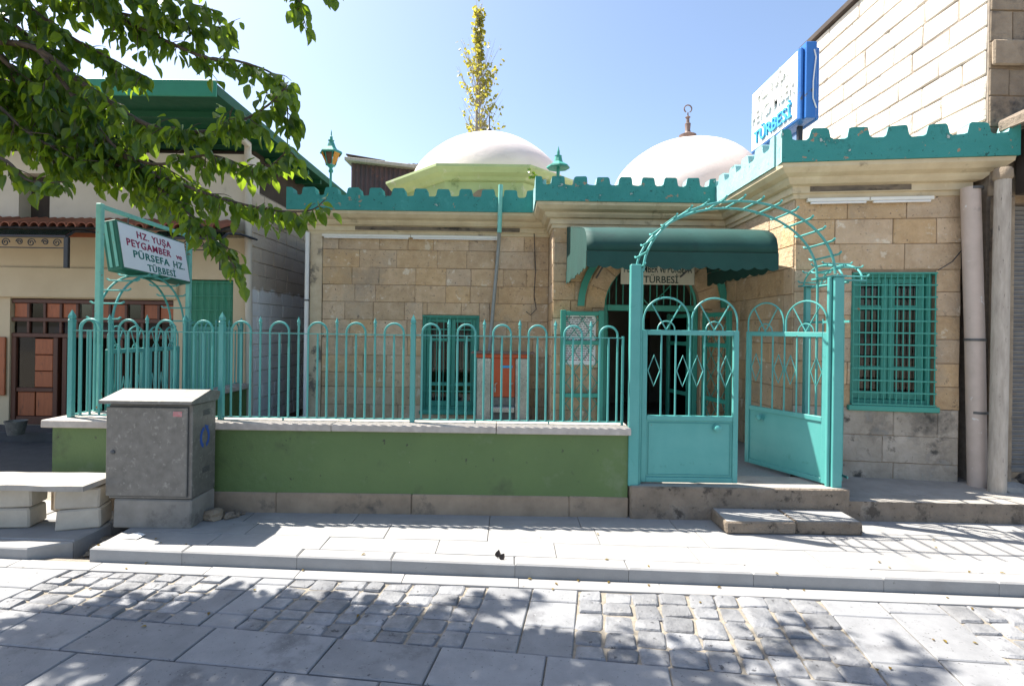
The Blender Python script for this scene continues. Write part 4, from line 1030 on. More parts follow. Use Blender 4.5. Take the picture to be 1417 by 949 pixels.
# ================================================================== SHOP BUILDING (left, behind the lane)
sb = thing('shop_building', 'plastered two storey shop with green roof eaves and wooden shopfront', 'building', (-6, 7.4, 0))
YS, XC = 7.4, -3.82
zS = lambda y, D=YS, x=100: PX(x, y, D).z
core = MB()
sx0, sx1, sz0, sz1 = -7.32, -4.93, .12, 1.97
gd = (-4.76, -3.99, .62, 2.28)
Ox = Vector((-12, YS, 0)); Ux = Vector((1, 0, 0)); Nx = Vector((0, -1, 0))
grid_wall(core, Ox, Ux, Nx, 0, 12+XC, -.02, 3.0, -.25, 0, [(sx0+12, sx1+12, sz0, sz1), (gd[0]+12, gd[1]+12, gd[2], gd[3])])
core.build('shopfront_wall', PLAST, sb)
up = MB(); uw = (PX(25, 280, YS).x, PX(68, 280, YS).x)
grid_wall(up, Ox, Ux, Nx, 0, 12+XC, 3.001, 4.12, -.25, -.01, [(uw[0]+12, uw[1]+12, 3.06, 3.80)]); up.build('upper_wall', PLASTW, sb)
MB().box(uw[0], uw[1], YS+.20, YS+.22, 3.06, 3.80).build('window_shutter', DKTIMB, sb)
# lintel band over the shop
MB().cbox(-9, -4.86, YS-.05, YS-.001, 1.98, 2.42, .01, .004).build('lintel', PLAST, sb)
# side wall of blocks, whitewashed below
core = MB(); Os = Vector((XC, YS, 0)); Us = Vector((0, 1, 0)); Ns = Vector((1, 0, 0))
grid_wall(core, Os, Us, Ns, 0.252, 5.0, -.02, 3.62, -.25, -.002, []); core.build('side_core', PALEMORTAR, sb)
MB().box(XC-.24, XC-.01, YS+.001, YS+.251, -.02, 3.0).build('corner_pier', PLAST, sb)
blocks(sb, 'wall_block', Os, Us, Ns, .03, 4.4, zrows(.1, 3.6, .2, .05), (.36, .42), [], WASHED, joint=.004, proud=.01)
MB().box(-11.7, XC-.35, YS+.6, 12.3, 3.625, 4.45).build('attic_void', DKTIMB, sb)
MB().box(-11.9, XC-.3, YS+.26, 12.3, 3.0, 3.05).build('floor_slab', DARK, sb)
MB().box(-11.9, XC-.3, 10.2, 10.3, -.02, 3.0).build('shop_rear', DARK, sb); MB().box(-11.9, XC-.3, YS+.26, 10.2, .05, .118).build('shop_floor', ASPH, sb)
MB().box(-8.3, -8.2, YS+.26, 10.2, .12, 3.0).build('shop_partition', DARK, sb)
# green roof with deep eaves
ex1, ey0 = -3.66, 6.2
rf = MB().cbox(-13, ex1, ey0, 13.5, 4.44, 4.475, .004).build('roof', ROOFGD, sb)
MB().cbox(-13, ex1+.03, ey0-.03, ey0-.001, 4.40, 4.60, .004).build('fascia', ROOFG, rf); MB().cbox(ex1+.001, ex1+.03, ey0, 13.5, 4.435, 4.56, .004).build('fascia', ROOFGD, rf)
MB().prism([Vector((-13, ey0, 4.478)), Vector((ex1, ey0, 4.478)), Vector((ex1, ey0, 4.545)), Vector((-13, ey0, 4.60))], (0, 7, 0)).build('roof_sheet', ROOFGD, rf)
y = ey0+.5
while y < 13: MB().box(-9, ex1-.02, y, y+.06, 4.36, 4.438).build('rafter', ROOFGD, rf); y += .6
# clay tile canopy
tcx = [-8.2, XC-.16]
MB().cbox(tcx[0], tcx[1], 6.98, 7.0, 2.80, 2.90, .004).build('canopy_board', WOOD, sb)
MB().prism([Vector((tcx[0], 6.96, 2.905)), Vector((tcx[0], 7.399, 3.07)), Vector((tcx[0], 7.399, 3.10)), Vector((tcx[0], 6.96, 2.935))], (tcx[1]-tcx[0], 0, 0)).build('canopy_deck', DKTIMB, sb)
X = tcx[0]+.07
tl = MB()
NS = 8; rr = [(.062, .0), (.055, .0)]
for (ya, za, r_) in ((6.90, 2.935, .066), (7.16, 3.035, .058)):
    pass
def tile_mesh():
    mb = MB(); o = []
    for (yy, zz, r_) in ((0, 0, .066), (.47, .175, .056)):
        for k in range(NS+1):
            a = pi*k/NS; o.append(Vector((r_*cos(a), yy, zz + r_*sin(a))))
        for k in range(NS, -1, -1):
            a = pi*k/NS; o.append(Vector(((r_-.012)*cos(a), yy, zz + (r_-.012)*sin(a))))
    n = 2*(NS+1)
    fs = [[k, (k+1) % n, n+(k+1) % n, n+k] for k in range(n)] + [[k, n-1-k, n-2-k, k+1] for k in range(NS)] + [[n+k+1, n+n-2-k, n+n-1-k, n+k] for k in range(NS)]
    mb.add(o, fs); bm = bmesh.new(); m_ = mb.mesh('t'); bm.from_mesh(m_); bmesh.ops.recalc_face_normals(bm, faces=bm.faces); bm.to_mesh(m_); bm.free(); m_.materials.append(TILE); return m_
tm = tile_mesh(); inv = WM[sb.name].inverted()
while X < tcx[1]-.05:
    link('roof_tile', tm, sb, inv @ Vector((X, 6.92+R.uniform(-.015, .015), 2.93+R.uniform(-.004, .004))), (0, 0, R.uniform(-.03, .03))); X += .132
# wooden shopfront
fw = .07
sf_ = thing('shopfront', 'orange brown wooden shopfront with panels over dark doorways', 'shopfront', (-6.1, YS+.05, .12))
def SB(a, b, c, d, y0, y1, name, m, par=None, ch=.006): return MB().cbox(a, b, y0, y1, c, d, ch).build(name, m, par or sf_)
zt1, zt2, zt3 = 1.90, 1.63, 1.40
for z in (zt1, zt2, zt3): SB(sx0+.001, sx1-.001, z, z+.06, YS+.02, YS+.10, 'rail', WOODD)
n = 10; pw = (sx1-sx0)/n
for i in range(n):
    a, b = sx0+pw*i, sx0+pw*(i+1)
    if i: SB(a-.02, a+.02, zt3+.061, zt1-.001, YS+.025, YS+.095, 'mullion', WOODD)
    if i in (1, 4, 7): MB().box(a+.021, b-.021, YS+.055, YS+.06, zt2+.061, zt1-.001).build('dark_pane', GLASS, sf_)
    else: SB(a+.021, b-.021, zt2+.061, zt1-.001, YS+.045, YS+.065, 'panel', WOOD)
    MB().box(a+.021, b-.021, YS+.055, YS+.06, zt3+.061, zt2-.001).build('blue_pane', BLUEGL, sf_)
for a in (sx0+.001, PX(75, 500, YS).x-.04, PX(82, 500, YS).x+.02, -5.75, sx1-.075): SB(a, a+.07, .121, zt3-.001, YS+.02, YS+.10, 'stile', WOODD)
xa, xb = sx0+.075, PX(75, 500, YS).x-.045
SB(xa, xb, .121, .24, YS+.03, YS+.09, 'kick_rail', WOODD); SB(xa, xb, .60, .66, YS+.03, YS+.09, 'mid_rail', WOODD)
xm = (xa+xb)/2
SB(xa+.01, xm-.01, .245, .595, YS+.045, YS+.07, 'panel', WOOD); SB(xm+.01, xb-.01, .245, .595, YS+.045, YS+.07, 'panel', WOOD)
MB().box(xa, xm-.02, YS+.055, YS+.06, .661, zt3-.001).build('pane', GLASS, sf_)
for k in range(3): SB(xm+.0, xb-.005, .67+.24*k, .90+.24*k, YS+.03, YS+.06, 'slat_panel', WOOD)
SB(-7.62, sx0-.03, .55, 1.40, YS-.04, YS-.012, 'folded_shutter', WOOD)
# door to the right of it
gdo = thing('green_door', 'green steel door with barred upper window beside the shopfront', 'door', (-4.38, YS+.1, .62))
MB().cbox(gd[0]+.004, gd[1]-.004, YS+.06, YS+.10, gd[2]+.004, 1.60, .006).build('lower_leaf', TEALD, gdo)
MB().cbox(gd[0]+.004, gd[1]-.004, YS+.07, YS+.10, 1.605, gd[3]-.004, .006).build('upper_sheet', ROOFG, gdo)
for k in range(8): x = gd[0]+.03+(gd[1]-gd[0]-.06)*k/7; MB().tube([(x, YS+.04, 1.605), (x, YS+.04, gd[3]-.005)], .008, 6).build('bar', ROOFG, gdo)
for k in range(4): z = 1.63+.205*k; MB().box(gd[0]+.005, gd[1]-.005, YS+.028, YS+.036, z-.008, z+.008).build('cross_bar', ROOFG, gdo)
MB().cbox((gd[0]+gd[1])/2-.01, (gd[0]+gd[1])/2+.01, YS+.05, YS+.06, gd[2]+.03, 1.57, .003).build('meeting_strip', TEALPALE, gdo)
MB().cbox(gd[0]-.05, gd[1]+.09, YS-.10, YS-.001, .50, .60, .01, .004).build('door_sill', CONC, sb)
# black canopies with scrolls
def scroll(cx_, cz_, r, flip=1, n=22, turns=1.6):
    return [Vector((cx_ + flip*r*(1-.8*i/n)*cos(2*pi*turns*i/n), 0, cz_ + r*(1-.8*i/n)*sin(2*pi*turns*i/n))) for i in range(n+1)]
def canopy(x0, x1, label):
    c = thing('glass_canopy', label, 'canopy', ((x0+x1)/2, 7.0, 2.7))
    for x in (x0, x1): MB().tube([(x, 7.39, 2.87), (x, 6.9, 2.86), (x, 6.62, 2.81), (x, 6.5, 2.72)], .016, 8).build('frame_rib', BLACKM, c)
    MB().tube([(x0, 6.5, 2.72), (x1, 6.5, 2.72)], .016, 8).build('frame_bar', BLACKM, c); MB().tube([(x0, 6.62, 2.80), (x1, 6.62, 2.80)], .012, 8).build('frame_bar', BLACKM, c)
    MB().cbox(x1-.03, x1+.03, 6.49, 6.53, 2.32, 2.72, .005).build('end_post', BLACKM, c)
    MB().prism([Vector((x0+.01, y, z)) for y, z in ((7.385, 2.888), (6.9, 2.878), (6.62, 2.828), (6.5, 2.738), (6.5, 2.742), (6.62, 2.832), (6.9, 2.882), (7.385, 2.892))], (x1-x0-.02, 0, 0)).build('sheet', CANOPYGL, c)
    x = x1 - .12
    while x > x0+.1:
        for pts in (scroll(x, 2.64, .055), scroll(x-.15, 2.65, .045, -1)):
            MB().tube([Vector((p.x, 6.5, p.z)) for p in pts], .007, 6).build('scroll', BLACKM, c)
        x -= .33
    MB().tube([(x0, 6.5, 2.575), (x1, 6.5, 2.575)], .008, 6).build('frame_bar', BLACKM, c)
    return c
canopy(-7.9, -5.72, 'black metal glass canopy with scrollwork over the shopfront')
canopy(-4.62, -3.72, 'black metal glass canopy with scrollwork over the green door')
# beige rainwater pipe on the corner
bp_ = thing('rainwater_pipe', 'beige rainwater pipe running down from the green eaves', 'pipe', (-3.75, 7.36, .2))
MB().tube([PX(318, 178, 6.75), PX(327, 186, 6.95), PX(343, 200, 7.34), PX(343, 212, 7.36), PX(344, 400, 7.36), PX(345, 545, 7.36), Vector((PX(345, 545, 7.36).x, 7.36, -.0))], .05, 10).build('pipe', BEIGEP, bp_)
cw = MB(); pts = []
for i in range(15):
    t = i/14; p = PX(358, 300, 8.0).lerp(PX(425, 300, 9.0), t); pts.append(Vector((XC+.05, p.y, p.z - .42*4*t*(1-t)*.5)))
tag(MB().tube(pts, .012, 6).build('hanging_cable', BLACKM), 'black cable sagging across the grey block side wall', 'cable')
mbx = thing('meter_box', 'small grey box on the upper wall of the shop', 'box', tuple(PX(241, 300, 7.38)))
MB().cbox(-.09, .09, -.06, .0, 0, .2, .01).build('case', GALV, mbx, False); MB().cbox(-.06, .06, -.068, -.061, .03, .10, .004).build('label_plate', BLUEINK, mbx, False)
# bucket
bk = thing('bucket', 'dented silver bucket on the step below the shopfront', 'bucket', tuple(GZ(22, 601, .121)))
MB().lathe([(.085, .0), (.115, .17), (.122, .175), (.122, .185), (.108, .18), (.08, .02)], (0,0,0), 20).build('body', GALV, bk, False)
MB().tube([(.118*cos(radians(a)), -.01, .17-.11*sin(radians(a))) for a in range(0, 181, 15)], .004, 5).build('handle', GALVD, bk, False)

# ================================================================== RIGHT BUILDING
rb = thing('stone_building', 'tall pale stone building beside the tomb with a bright block wall', 'building', (5.5, 5.5, 0))
XB, YB0, ZT = 4.58, 4.93, 6.05
# sunlit side wall
XB = 4.30 + .28; YB0 = XB*FPX/657
core = MB(); grid_wall(core, Vector((XB, YB0, 0)), Vector((0,1,0)), Vector((-1,0,0)), .0, 3.1, -.02, ZT, -.14, 0, []); core.build('side_core', PALEMORTAR, rb)
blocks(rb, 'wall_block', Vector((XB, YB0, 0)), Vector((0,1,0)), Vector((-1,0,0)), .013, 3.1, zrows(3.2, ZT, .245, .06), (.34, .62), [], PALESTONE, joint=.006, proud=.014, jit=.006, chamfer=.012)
MB().cbox(XB-.07, XB+.32, YB0-.1, YB0+3.15, ZT+.001, ZT+.09, .01).build('wall_plate', DKTIMB, rb)
# street front in shade
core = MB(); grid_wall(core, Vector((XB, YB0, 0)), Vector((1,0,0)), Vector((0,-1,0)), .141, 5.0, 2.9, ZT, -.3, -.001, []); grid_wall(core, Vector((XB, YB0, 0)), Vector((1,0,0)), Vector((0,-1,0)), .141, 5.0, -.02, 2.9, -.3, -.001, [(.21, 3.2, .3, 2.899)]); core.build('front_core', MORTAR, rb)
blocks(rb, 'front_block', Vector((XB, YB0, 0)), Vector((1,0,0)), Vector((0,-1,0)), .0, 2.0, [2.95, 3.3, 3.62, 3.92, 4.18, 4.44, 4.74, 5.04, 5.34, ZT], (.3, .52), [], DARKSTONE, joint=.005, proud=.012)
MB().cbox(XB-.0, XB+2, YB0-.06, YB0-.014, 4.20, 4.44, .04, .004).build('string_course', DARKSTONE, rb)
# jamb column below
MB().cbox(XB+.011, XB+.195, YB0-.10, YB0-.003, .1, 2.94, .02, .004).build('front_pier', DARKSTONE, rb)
# projecting slab
mb = MB().cbox(XB+.02, XB+2.2, 4.30, YB0-.075, 3.52, 3.63, .015, .006); mb.v = [Vector((p.x, p.y, p.z + (p.x-XB)*.5)) for p in mb.v]; mb.build('canopy_slab', CONC, rb)
MB().box(XB+.2, XB+2.2, 4.5, YB0-.075, 2.95, 3.55).build('shutter_box', DKTIMB, rb)
# roller shutter with real slats
rs = thing('roller_shutter', 'dark ribbed steel roller shutter right of the weathered post', 'shutter', (5.6, YB0+.05, .3))
prof = []; z = .32
while z < 2.88: prof += [(0, z), (-.012, z+.012), (-.014, z+.026), (0, z+.038)]; z += .045
mb = MB(); ys = YB0+.04
vs = [Vector((XB+.215, ys+a, b)) for a, b in prof] + [Vector((XB+3.1, ys+a, b)) for a, b in prof]; n = len(prof)
mb.add(vs, [[i, n+i, n+i+1, i+1] for i in range(n-1)]); mb.build('slats', SHUT, rs)
MB().cbox(XB+.215, XB+3.1, ys-.03, ys+.03, .30, .345, .004).build('bottom_rail', SHUT, rs)
# weathered post
wp = thing('weathered_post', 'weathered grey timber post between drainpipe and roller shutter', 'post', (4.6, 4.66, .17))
p0, p1 = PX(1388, 236, 4.68), PX(1380, 640, 4.68)
MB().tube([Vector((p1.x, 4.68, .15)), p1.lerp(p0, .3)+Vector((.004,0,0)), p1.lerp(p0, .7), Vector((p0.x, 4.68, p0.z))], [.068, .066, .063, .06], 14).build('shaft', POLE, wp)
MB().lathe([(.062, 0), (.075, .02), (.07, .09), (.06, .11)], (p0.x, 4.68, p0.z-.09), 14).build('cap', DARKSTONE, wp)
# rubble and cement at its foot
def rock(name, p, s, m, label, cat='stone', group=None):
    bm = bmesh.new(); bmesh.ops.create_icosphere(bm, subdivisions=2, radius=1)
    q = [R.uniform(0, 6) for _ in range(3)]
    for v in bm.verts:
        k = 1 + .22*sin(v.co.x*3+q[0]) * cos(v.co.y*3.3+q[1]) + .12*sin(v.co.z*5+q[2]) + R.uniform(-.05, .05); v.co = Vector((v.co.x*s[0], v.co.y*s[1], v.co.z*s[2]))*k
    me_ = bpy.data.meshes.new(name); bm.to_mesh(me_); bm.free(); me_.materials.append(m); o = link(name, me_, None, p, (0, 0, R.uniform(0, 6)))
    return tag(o, label, cat, group)
for k, (x, y, sx) in enumerate(((1378, 648, .10), (1398, 640, .12), (1405, 660, .13), (1392, 664, .09))):
    p = GZ(x, y+8, .17); rock('rubble_stone', (p.x, min(p.y, 4.88), .17+sx*.45), (sx, sx*.8, sx*.62), DARKSTONE, '%s brown rubble stone at the foot of the weathered post' % ['smaller', 'second largest', 'largest', 'smallest'][k], 'stone', 'rubble by the post')
p = GZ(1350, 662, .17); rock('cement_heap', (p.x, 4.78, .17), (.2, .13, .08), CEMENT, 'smeared grey cement heap at the foot of the drainpipe', 'cement')

# ================================================================== COURTYARD THINGS
wd = thing('water_dispenser', 'orange fronted steel water dispenser with two taps by the barred window', 'dispenser', (-.1, 7.25, .256))
wx0, wx1, wy0, wy1, wz0, wz1 = -.46, .27, 7.08, 7.40, .257, 1.27
MB().cbox(wx0, wx0+.20, wy0, wy1, wz0, wz1-.06, .008).build('side_panel', STEEL, wd); MB().cbox(wx1-.19, wx1, wy0, wy1, wz0, wz1-.06, .008).build('side_panel', STEEL, wd)
MB().cbox(wx0+.201, wx1-.191, wy0+.04, wy1, .66, wz1-.06, .006).build('front_panel', ORANGE, wd)
MB().cbox(wx0+.201, wx1-.191, wy0+.06, wy1, wz0, .659, .006).build('lower_panel', GALV, wd)
MB().cbox(wx0+.20, wx1-.19, wy0-.05, wy0+.058, .45, .53, .01).build('drip_tray', STEEL, wd)
MB().cbox(wx0-.01, wx1+.01, wy0-.015, wy1, wz1-.058, wz1-.001, .006).build('top_beam', ORANGE, wd)
mb = MB().cbox(wx0-.08, wx1+.08, wy0-.08, wy1+.0, wz1, wz1+.025, .006); mb.build('lid', COPPER, wd)
MB().cbox(-.13, .04, wy0+.032, wy0+.039, 1.07, 1.105, .003).build('label_plate', LBLUE, wd)
for x in (-.2, .02):
    tp = MB().tube([(x, wy0+.04, .80), (x, wy0-.03, .80), (x, wy0-.04, .79), (x, wy0-.04, .74)], .012, 8).build('tap', STEEL, wd)
    MB().tube([(x, wy0-.02, .81), (x, wy0-.02, .85), (x+.03, wy0-.03, .865)], .008, 6).build('tap_lever', STEEL, tp)

# ================================================================== STREET CABINET
cb = thing('utility_cabinet', 'grey galvanised utility cabinet with blue emblem against the green wall', 'cabinet', (-2.86, 4.15, 0))
cx0, cx1, cy0, cy1 = -3.155, -2.50, 3.985, 4.315
MB().cbox(cx0+.035, cx1-.0, cy0+.01, cy1, -.005, .225, .01, .004).build('base', CABBASE, cb)
body = MB().cbox(cx0, cx1, cy0+.012, cy1, .23, .975, .006).build('body', GALV, cb)
dr = MB().cbox(cx0-.012, cx1-.03, cy0-.008, cy0+.010, .255, .955, .005).build('door', GALV, cb)
MB().box(cx0+.0, cx1-.026, cy0+.0105, cy0+.0117, .245, .965).build('door_gap', GALVD, cb)
MB().lathe([(.018, 0), (.018, .008), (.01, .014), (.001, .016)], (0,0,0), 12).xf(Matrix.Translation((cx0+.045, cy0-.008, .60)) @ Matrix.Rotation(radians(90), 4, 'X')).build('lock', GALVD, dr)
MB().box(cx1-.14, cx1-.07, cy0-.0105, cy0-.0085, .885, .925).build('sticker', mat('sticker', (.45, .28, .28), (.5, .12, .12), 60, .5), dr)
lid = [Vector((cx0-.04, y, z)) for y, z in ((cy0-.05, .985), (cy0-.05, 1.01), (cy0+.20, 1.075), (cy1+.005, 1.05), (cy1+.005, 1.02), (cy1-.02, .98))]
MB().prism(lid, (cx1-cx0+.07, 0, 0)).build('lid', GALV, cb)
for z in (.87, .40):
    for k in range(4): MB().box(cx1-.0, cx1+.006, cy0+.15, cy0+.24, z+.012*k, z+.012*k+.005).build('vent', GALVD, cb)
# emblem: a broken ring with a pointed drop
def onside(pts): return [Vector((cx1+.0015, y, z)) for y, z in pts]
ey_, ez_ = cy0+.175, .69
for a0, a1 in ((100, 250), (-70, 50)):
    pts = [(ey_+.065*cos(radians(a)), ez_+.088*sin(radians(a))) for a in range(a0, a1+1, 10)] + [(ey_+.04*cos(radians(a)), ez_+.060*sin(radians(a))) for a in range(a1, a0-1, -10)]
    MB().prism(onside(pts), (.0015, 0, 0)).build('emblem', BLUEINK, cb)
MB().prism(onside([(ey_-.004, ez_+.10), (ey_+.05, ez_+.085), (ey_+.025, ez_+.045)]), (.0015, 0, 0)).build('emblem', BLUEINK, cb)
# rubble beside the cabinet
rp = [(297, 713, .085), (318, 712, .05), (328, 709, .035), (306, 706, .03), (336, 707, .022)]
SZ = ['largest', 'second largest', 'middle sized', 'small', 'smallest']
for k, (x, y, s) in enumerate(rp):
    p = GZ(x, y+5, 0); rock('rubble_stone', (p.x, p.y, s*.42), (s, s*.8, s*.6), CONC if k else DARKSTONE, '%s broken stone lying beside the grey cabinet' % SZ[k], 'stone', 'broken stones beside the cabinet')
for k, (x, y, s) in enumerate([(118, 748, .06), (128, 757, .05), (122, 765, .035), (108, 745, .05), (133, 770, .03)]):
    p = GZ(x, y+4, -.15); rock('rubble_stone', (min(max(p.x, XR+.02), XL-.02), p.y, -.15+s*.4), (s, s*.8, s*.6), DARKSTONE, '%s loose stone lying in the open drain gap' % ['largest', 'middle sized', 'small', 'second largest', 'smallest'][k], 'stone', 'stones in the drain gap')

# ================================================================== BENCH of a slab on blocks
bn = thing('slab_bench', 'long rough grey slab laid across concrete blocks as a bench', 'bench', (-3.9, 4.05, 0))
mb = MB(); n = 14; A, B = Vector((-5.3, 4.02, .325)), PX(143, 668, 4.02); B.z = .335
for i in range(n+1):
    p = A.lerp(B, i/n); w0, w1 = .19+R.uniform(-.012, .012), .17+R.uniform(-.012, .012); t = .04
    mb.v += [p+Vector((0, -w0, 0)), p+Vector((0, w1, 0)), p+Vector((0, w1, t)), p+Vector((0, -w0, t+R.uniform(-.003, .003)))]
for i in range(n):
    for k in range(4): a, b = i*4+k, i*4+(k+1) % 4; mb.f.append([a, b, b+4, a+4][::-1]); mb.sm.append(False)
mb.f += [[3,2,1,0][::-1], [n*4, n*4+1, n*4+2, n*4+3][::-1]]; mb.sm += [False]*2
bmx = mb.build('slab', CEMENT, bn); bm = bmesh.new(); bm.from_mesh(bmx.data); bmesh.ops.recalc_face_normals(bm, faces=bm.faces); bm.to_mesh(bmx.data); bm.free()
PAL = mat('pale_block', (.50, .45, .37), (.42, .37, .30), 8, .9, .6, 40, rnd=.1)
def blk(x, y, a, z, s=(.30, .19, .155), lab=''):
    t = link('concrete_block', me(MB().cbox(-s[0]/2, s[0]/2, -s[1]/2, s[1]/2, 0, s[2], .012, .005), PAL), None, (x, y, z), (0, 0, a)); return tag(t, lab, 'block', 'blocks under the slab bench')
q = GZ(112, 733, -.002)
blk(q.x-.06, q.y+.10, .30, -.002, lab='pale concrete block, lower of the pair under the slab end by the cabinet'); blk(q.x-.07, q.y+.11, .22, .154, lab='pale concrete block, upper of the pair under the slab end by the cabinet')
q2 = GZ(10, 730, -.002)
blk(q2.x, q2.y+.08, .12, -.002, lab='pale concrete block, lower of the pair under the middle of the slab'); blk(q2.x, q2.y+.09, .15, .154, lab='pale concrete block, upper of the pair under the middle of the slab')
blk(-3.72, 4.52-.10, .05, -.002, (.36, .16, .2), 'pale concrete block standing behind the slab bench against the green wall')
MB().cbox(q.x-.06, q.x+.05, q.y+.05, q.y+.18, .311, .334, .008, .002).build('packing_stone', DARKSTONE, bn)

# ================================================================== BEHIND: shed and poplar
sh = thing('rusty_shed', 'rusty corrugated iron shed rising behind the battlements', 'shed', (-3.3, 13.3, 0))
hx0, hx1 = PX(486, 240, 13).x, PX(580, 240, 13).x; hz = PX(500, 226, 13).z
mb = MB(); prof = []; x = hx0
while x < hx1: prof += [(x, 13.0), (x+.03, 12.97), (x+.06, 12.97), (x+.09, 13.0)]; x += .12
n = len(prof); mb.add([Vector((a, b, -.1)) for a, b in prof] + [Vector((a, b, hz)) for a, b in prof], [[i, i+1, n+i+1, n+i] for i in range(n-1)]); mb.build('front_sheet', RUST, sh)
MB().box(hx0, hx1, 13.02, 15.5, -.1, hz-.02).build('body', RUST, sh)
mb = MB().cbox(hx0-.12, hx1+.2, 12.8, 15.7, hz, hz+.09, .01); mb.v = [Vector((p.x, p.y, p.z-(p.x-hx0)*.10)) for p in mb.v]; mb.build('roof_edge', POLE, sh)
mb = MB().cbox(hx0-.1, hx0+.9, 12.85, 13.3, hz+.14, hz+.18, .01); mb.v = [Vector((p.x, p.y, p.z-(p.x-hx0)*.16)) for p in mb.v]; mb.build('loose_sheet', DKTIMB, sh)

def leaf_verts(p, d, nrm, L, wd):
    """folded ovate leaf with a drooping tip: 11 verts"""
    d = d.normalized(); s = d.cross(nrm)
    if s.length < 1e-4: s = d.cross(Vector((.3, .5, .8)))
    s.normalize(); n_ = s.cross(d).normalized(); P = []
    for t, wq, f in ((.10, .55, .06), (.34, 1.0, .13), (.62, .80, .09), (.84, .36, .02)):
        P += [p+d*L*t-s*wd*wq+n_*f*L, p+d*L*t+s*wd*wq+n_*f*L]
    return [p, p+d*L*.48, p+d*L-n_*.10*L] + P
LF = [(0,1,3), (0,4,1), (3,1,5), (4,6,1), (5,1,7), (6,8,1), (7,1,9), (8,10,1), (9,1,2), (10,2,1)]
pt = thing('poplar_tree', 'slender poplar with sparse yellow leaves behind the green drum dome', 'tree', (-1.3, 22, -.2))
ptop = PX(662, 14, 22); base = Vector((-1.25, 22, -.2))
trunk = [base.lerp(ptop, t) + Vector((.12*sin(t*7), 0, 0)) for t in [i/12 for i in range(13)]]
tk = MB().tube(trunk, [.16*(1-.93*i/12) for i in range(13)], 8)
tk.build('trunk', POLE, pt)
br = MB(); lv = MB(); RR = random.Random(5)
for k in range(170):
    t = RR.uniform(.56, .985); p = base.lerp(ptop, t); zrel = (t-.54)/.46
    lo = t < .81; sp = .80 if lo else .24; L = RR.uniform(.8, 2.3)*(.9 if lo else .5); a = RR.uniform(0, 2*pi)
    d = Vector((cos(a)*sp*.75, sin(a)*sp*.75, 1)).normalized(); pts = [p + d*L*q + Vector((0, 0, .1*q*q)) for q in (0, .33, .66, 1)]
    br.tube(pts, [.016, .012, .008, .004], 4)
    bare = RR.random() < .3
    for j in range(3 if bare else RR.randint(5, 11)):
        q = RR.uniform(.2, 1); c = p + d*L*q + Vector((RR.uniform(-.14, .14), RR.uniform(-.14, .14), RR.uniform(-.1, .1)))
        dv = Vector((RR.uniform(-1, 1), RR.uniform(-1, 1), RR.uniform(-1, .2))); lv.add(leaf_verts(c, dv, Vector((RR.uniform(-1,1), RR.uniform(-1,1), RR.uniform(-1,1))), RR.uniform(.12, .19), .07), LF)
br.build('branches', POLE, pt); c_ = lv.build('crown', LEAFY, pt); c_['kind'] = 'stuff'
wk = MB(); wl = MB()
for k in range(10):
    p = Vector((.28+RR.uniform(-.04, .05), 6.78, 3.58)); wl.add(leaf_verts(p+Vector((RR.uniform(-.05, .05), 0, RR.uniform(.02, .16))), Vector((RR.uniform(-1,1), RR.uniform(-1,1), .6)), Vector((0, -1, .4)), .06, .025), LF)
o = tag(wl.build('parapet_weed', LEAF), 'small green weed growing on the parapet corner by the lantern cap', 'plant')

# ================================================================== MULBERRY TREE overhanging the street
mt = thing('mulberry_tree', 'leafy green street tree whose branches hang over the lane and sign', 'tree', (-5.5, 3.2, -.03))
TB_ = Vector((-5.5, 3.2, -.03))
trunk = [TB_, TB_+Vector((.05, 0, .8)), TB_+Vector((.0, .05, 1.7)), TB_+Vector((.15, .1, 2.6)), TB_+Vector((.3, .15, 3.6)), TB_+Vector((.5, .2, 5.0)), TB_+Vector((.6, .2, 6.2))]
MB().tube(trunk, [.19, .16, .15, .14, .11, .07, .03], 12).build('trunk', BARK, mt)
RT = random.Random(21); LS = [1.0]
leaves = []     # (verts)
tw = MB()
def cr(pts, n):
    """catmull-rom through the points"""
    P = [pts[0]*2-pts[1]] + pts + [pts[-1]*2-pts[-2]]; out = []
    for i in range(1, len(P)-2):
        for k in range(n):
            t = k/n; a, b, c, d = P[i-1], P[i], P[i+1], P[i+2]
            out.append(.5*((2*b)+(c-a)*t+(2*a-5*b+4*c-d)*t*t+(3*b-a-3*c+d)*t**3))
    out.append(P[-2]); return out
def rv(s=1.0): return Vector((RT.gauss(0, s), RT.gauss(0, s), RT.gauss(0, s)))
def add_leaves(path, step, scale=1.0):
    acc = 0.0; side = 1
    for a, b in zip(path[:-1], path[1:]):
        L = (b-a).length
        while acc < L:
            p = a.lerp(b, acc/L); d = (b-a).normalized(); side = -side
            s = d.cross(Vector((0,0,1))); s = s.normalized() if s.length > .1 else Vector((1,0,0))
            pet = (s*side*.6 + d*.35 + Vector((0,0,-.3)) + rv(.35)).normalized()*RT.uniform(.015, .04)
            bd = (Vector((0,0,-1.0)) + s*side*.55 + d*.45 + rv(.38)).normalized()
            up = (Vector((0,0,.55)) + s*side*.7 + rv(.5))
            Ln = RT.uniform(.066, .125)*scale
            leaves.append(leaf_verts(p+pet, bd, up, Ln*LS[0], Ln*LS[0]*RT.uniform(.27, .35)))
            acc += step*RT.uniform(.7, 1.3)
        acc -= L
def twig(p, d, L, lstep, depth=0):
    n = 6; path = [p]; q = p.copy(); dd = d.normalized()
    for i in range(n):
        dd = (dd + Vector((0,0,-.10)) + rv(.10)).normalized(); q = q + dd*L/n; path.append(q.copy())
    tw.tube(path, [.0045*(1-.7*i/n) for i in range(n+1)], 4); add_leaves(path, lstep)
    if depth < 1 and L > .25:
        for i in (2, 3, 4):
            if RT.random() < .75: twig(path[i], (dd + rv(.6) + Vector((0,0,-.15))), L*RT.uniform(.35, .6), lstep, depth+1)
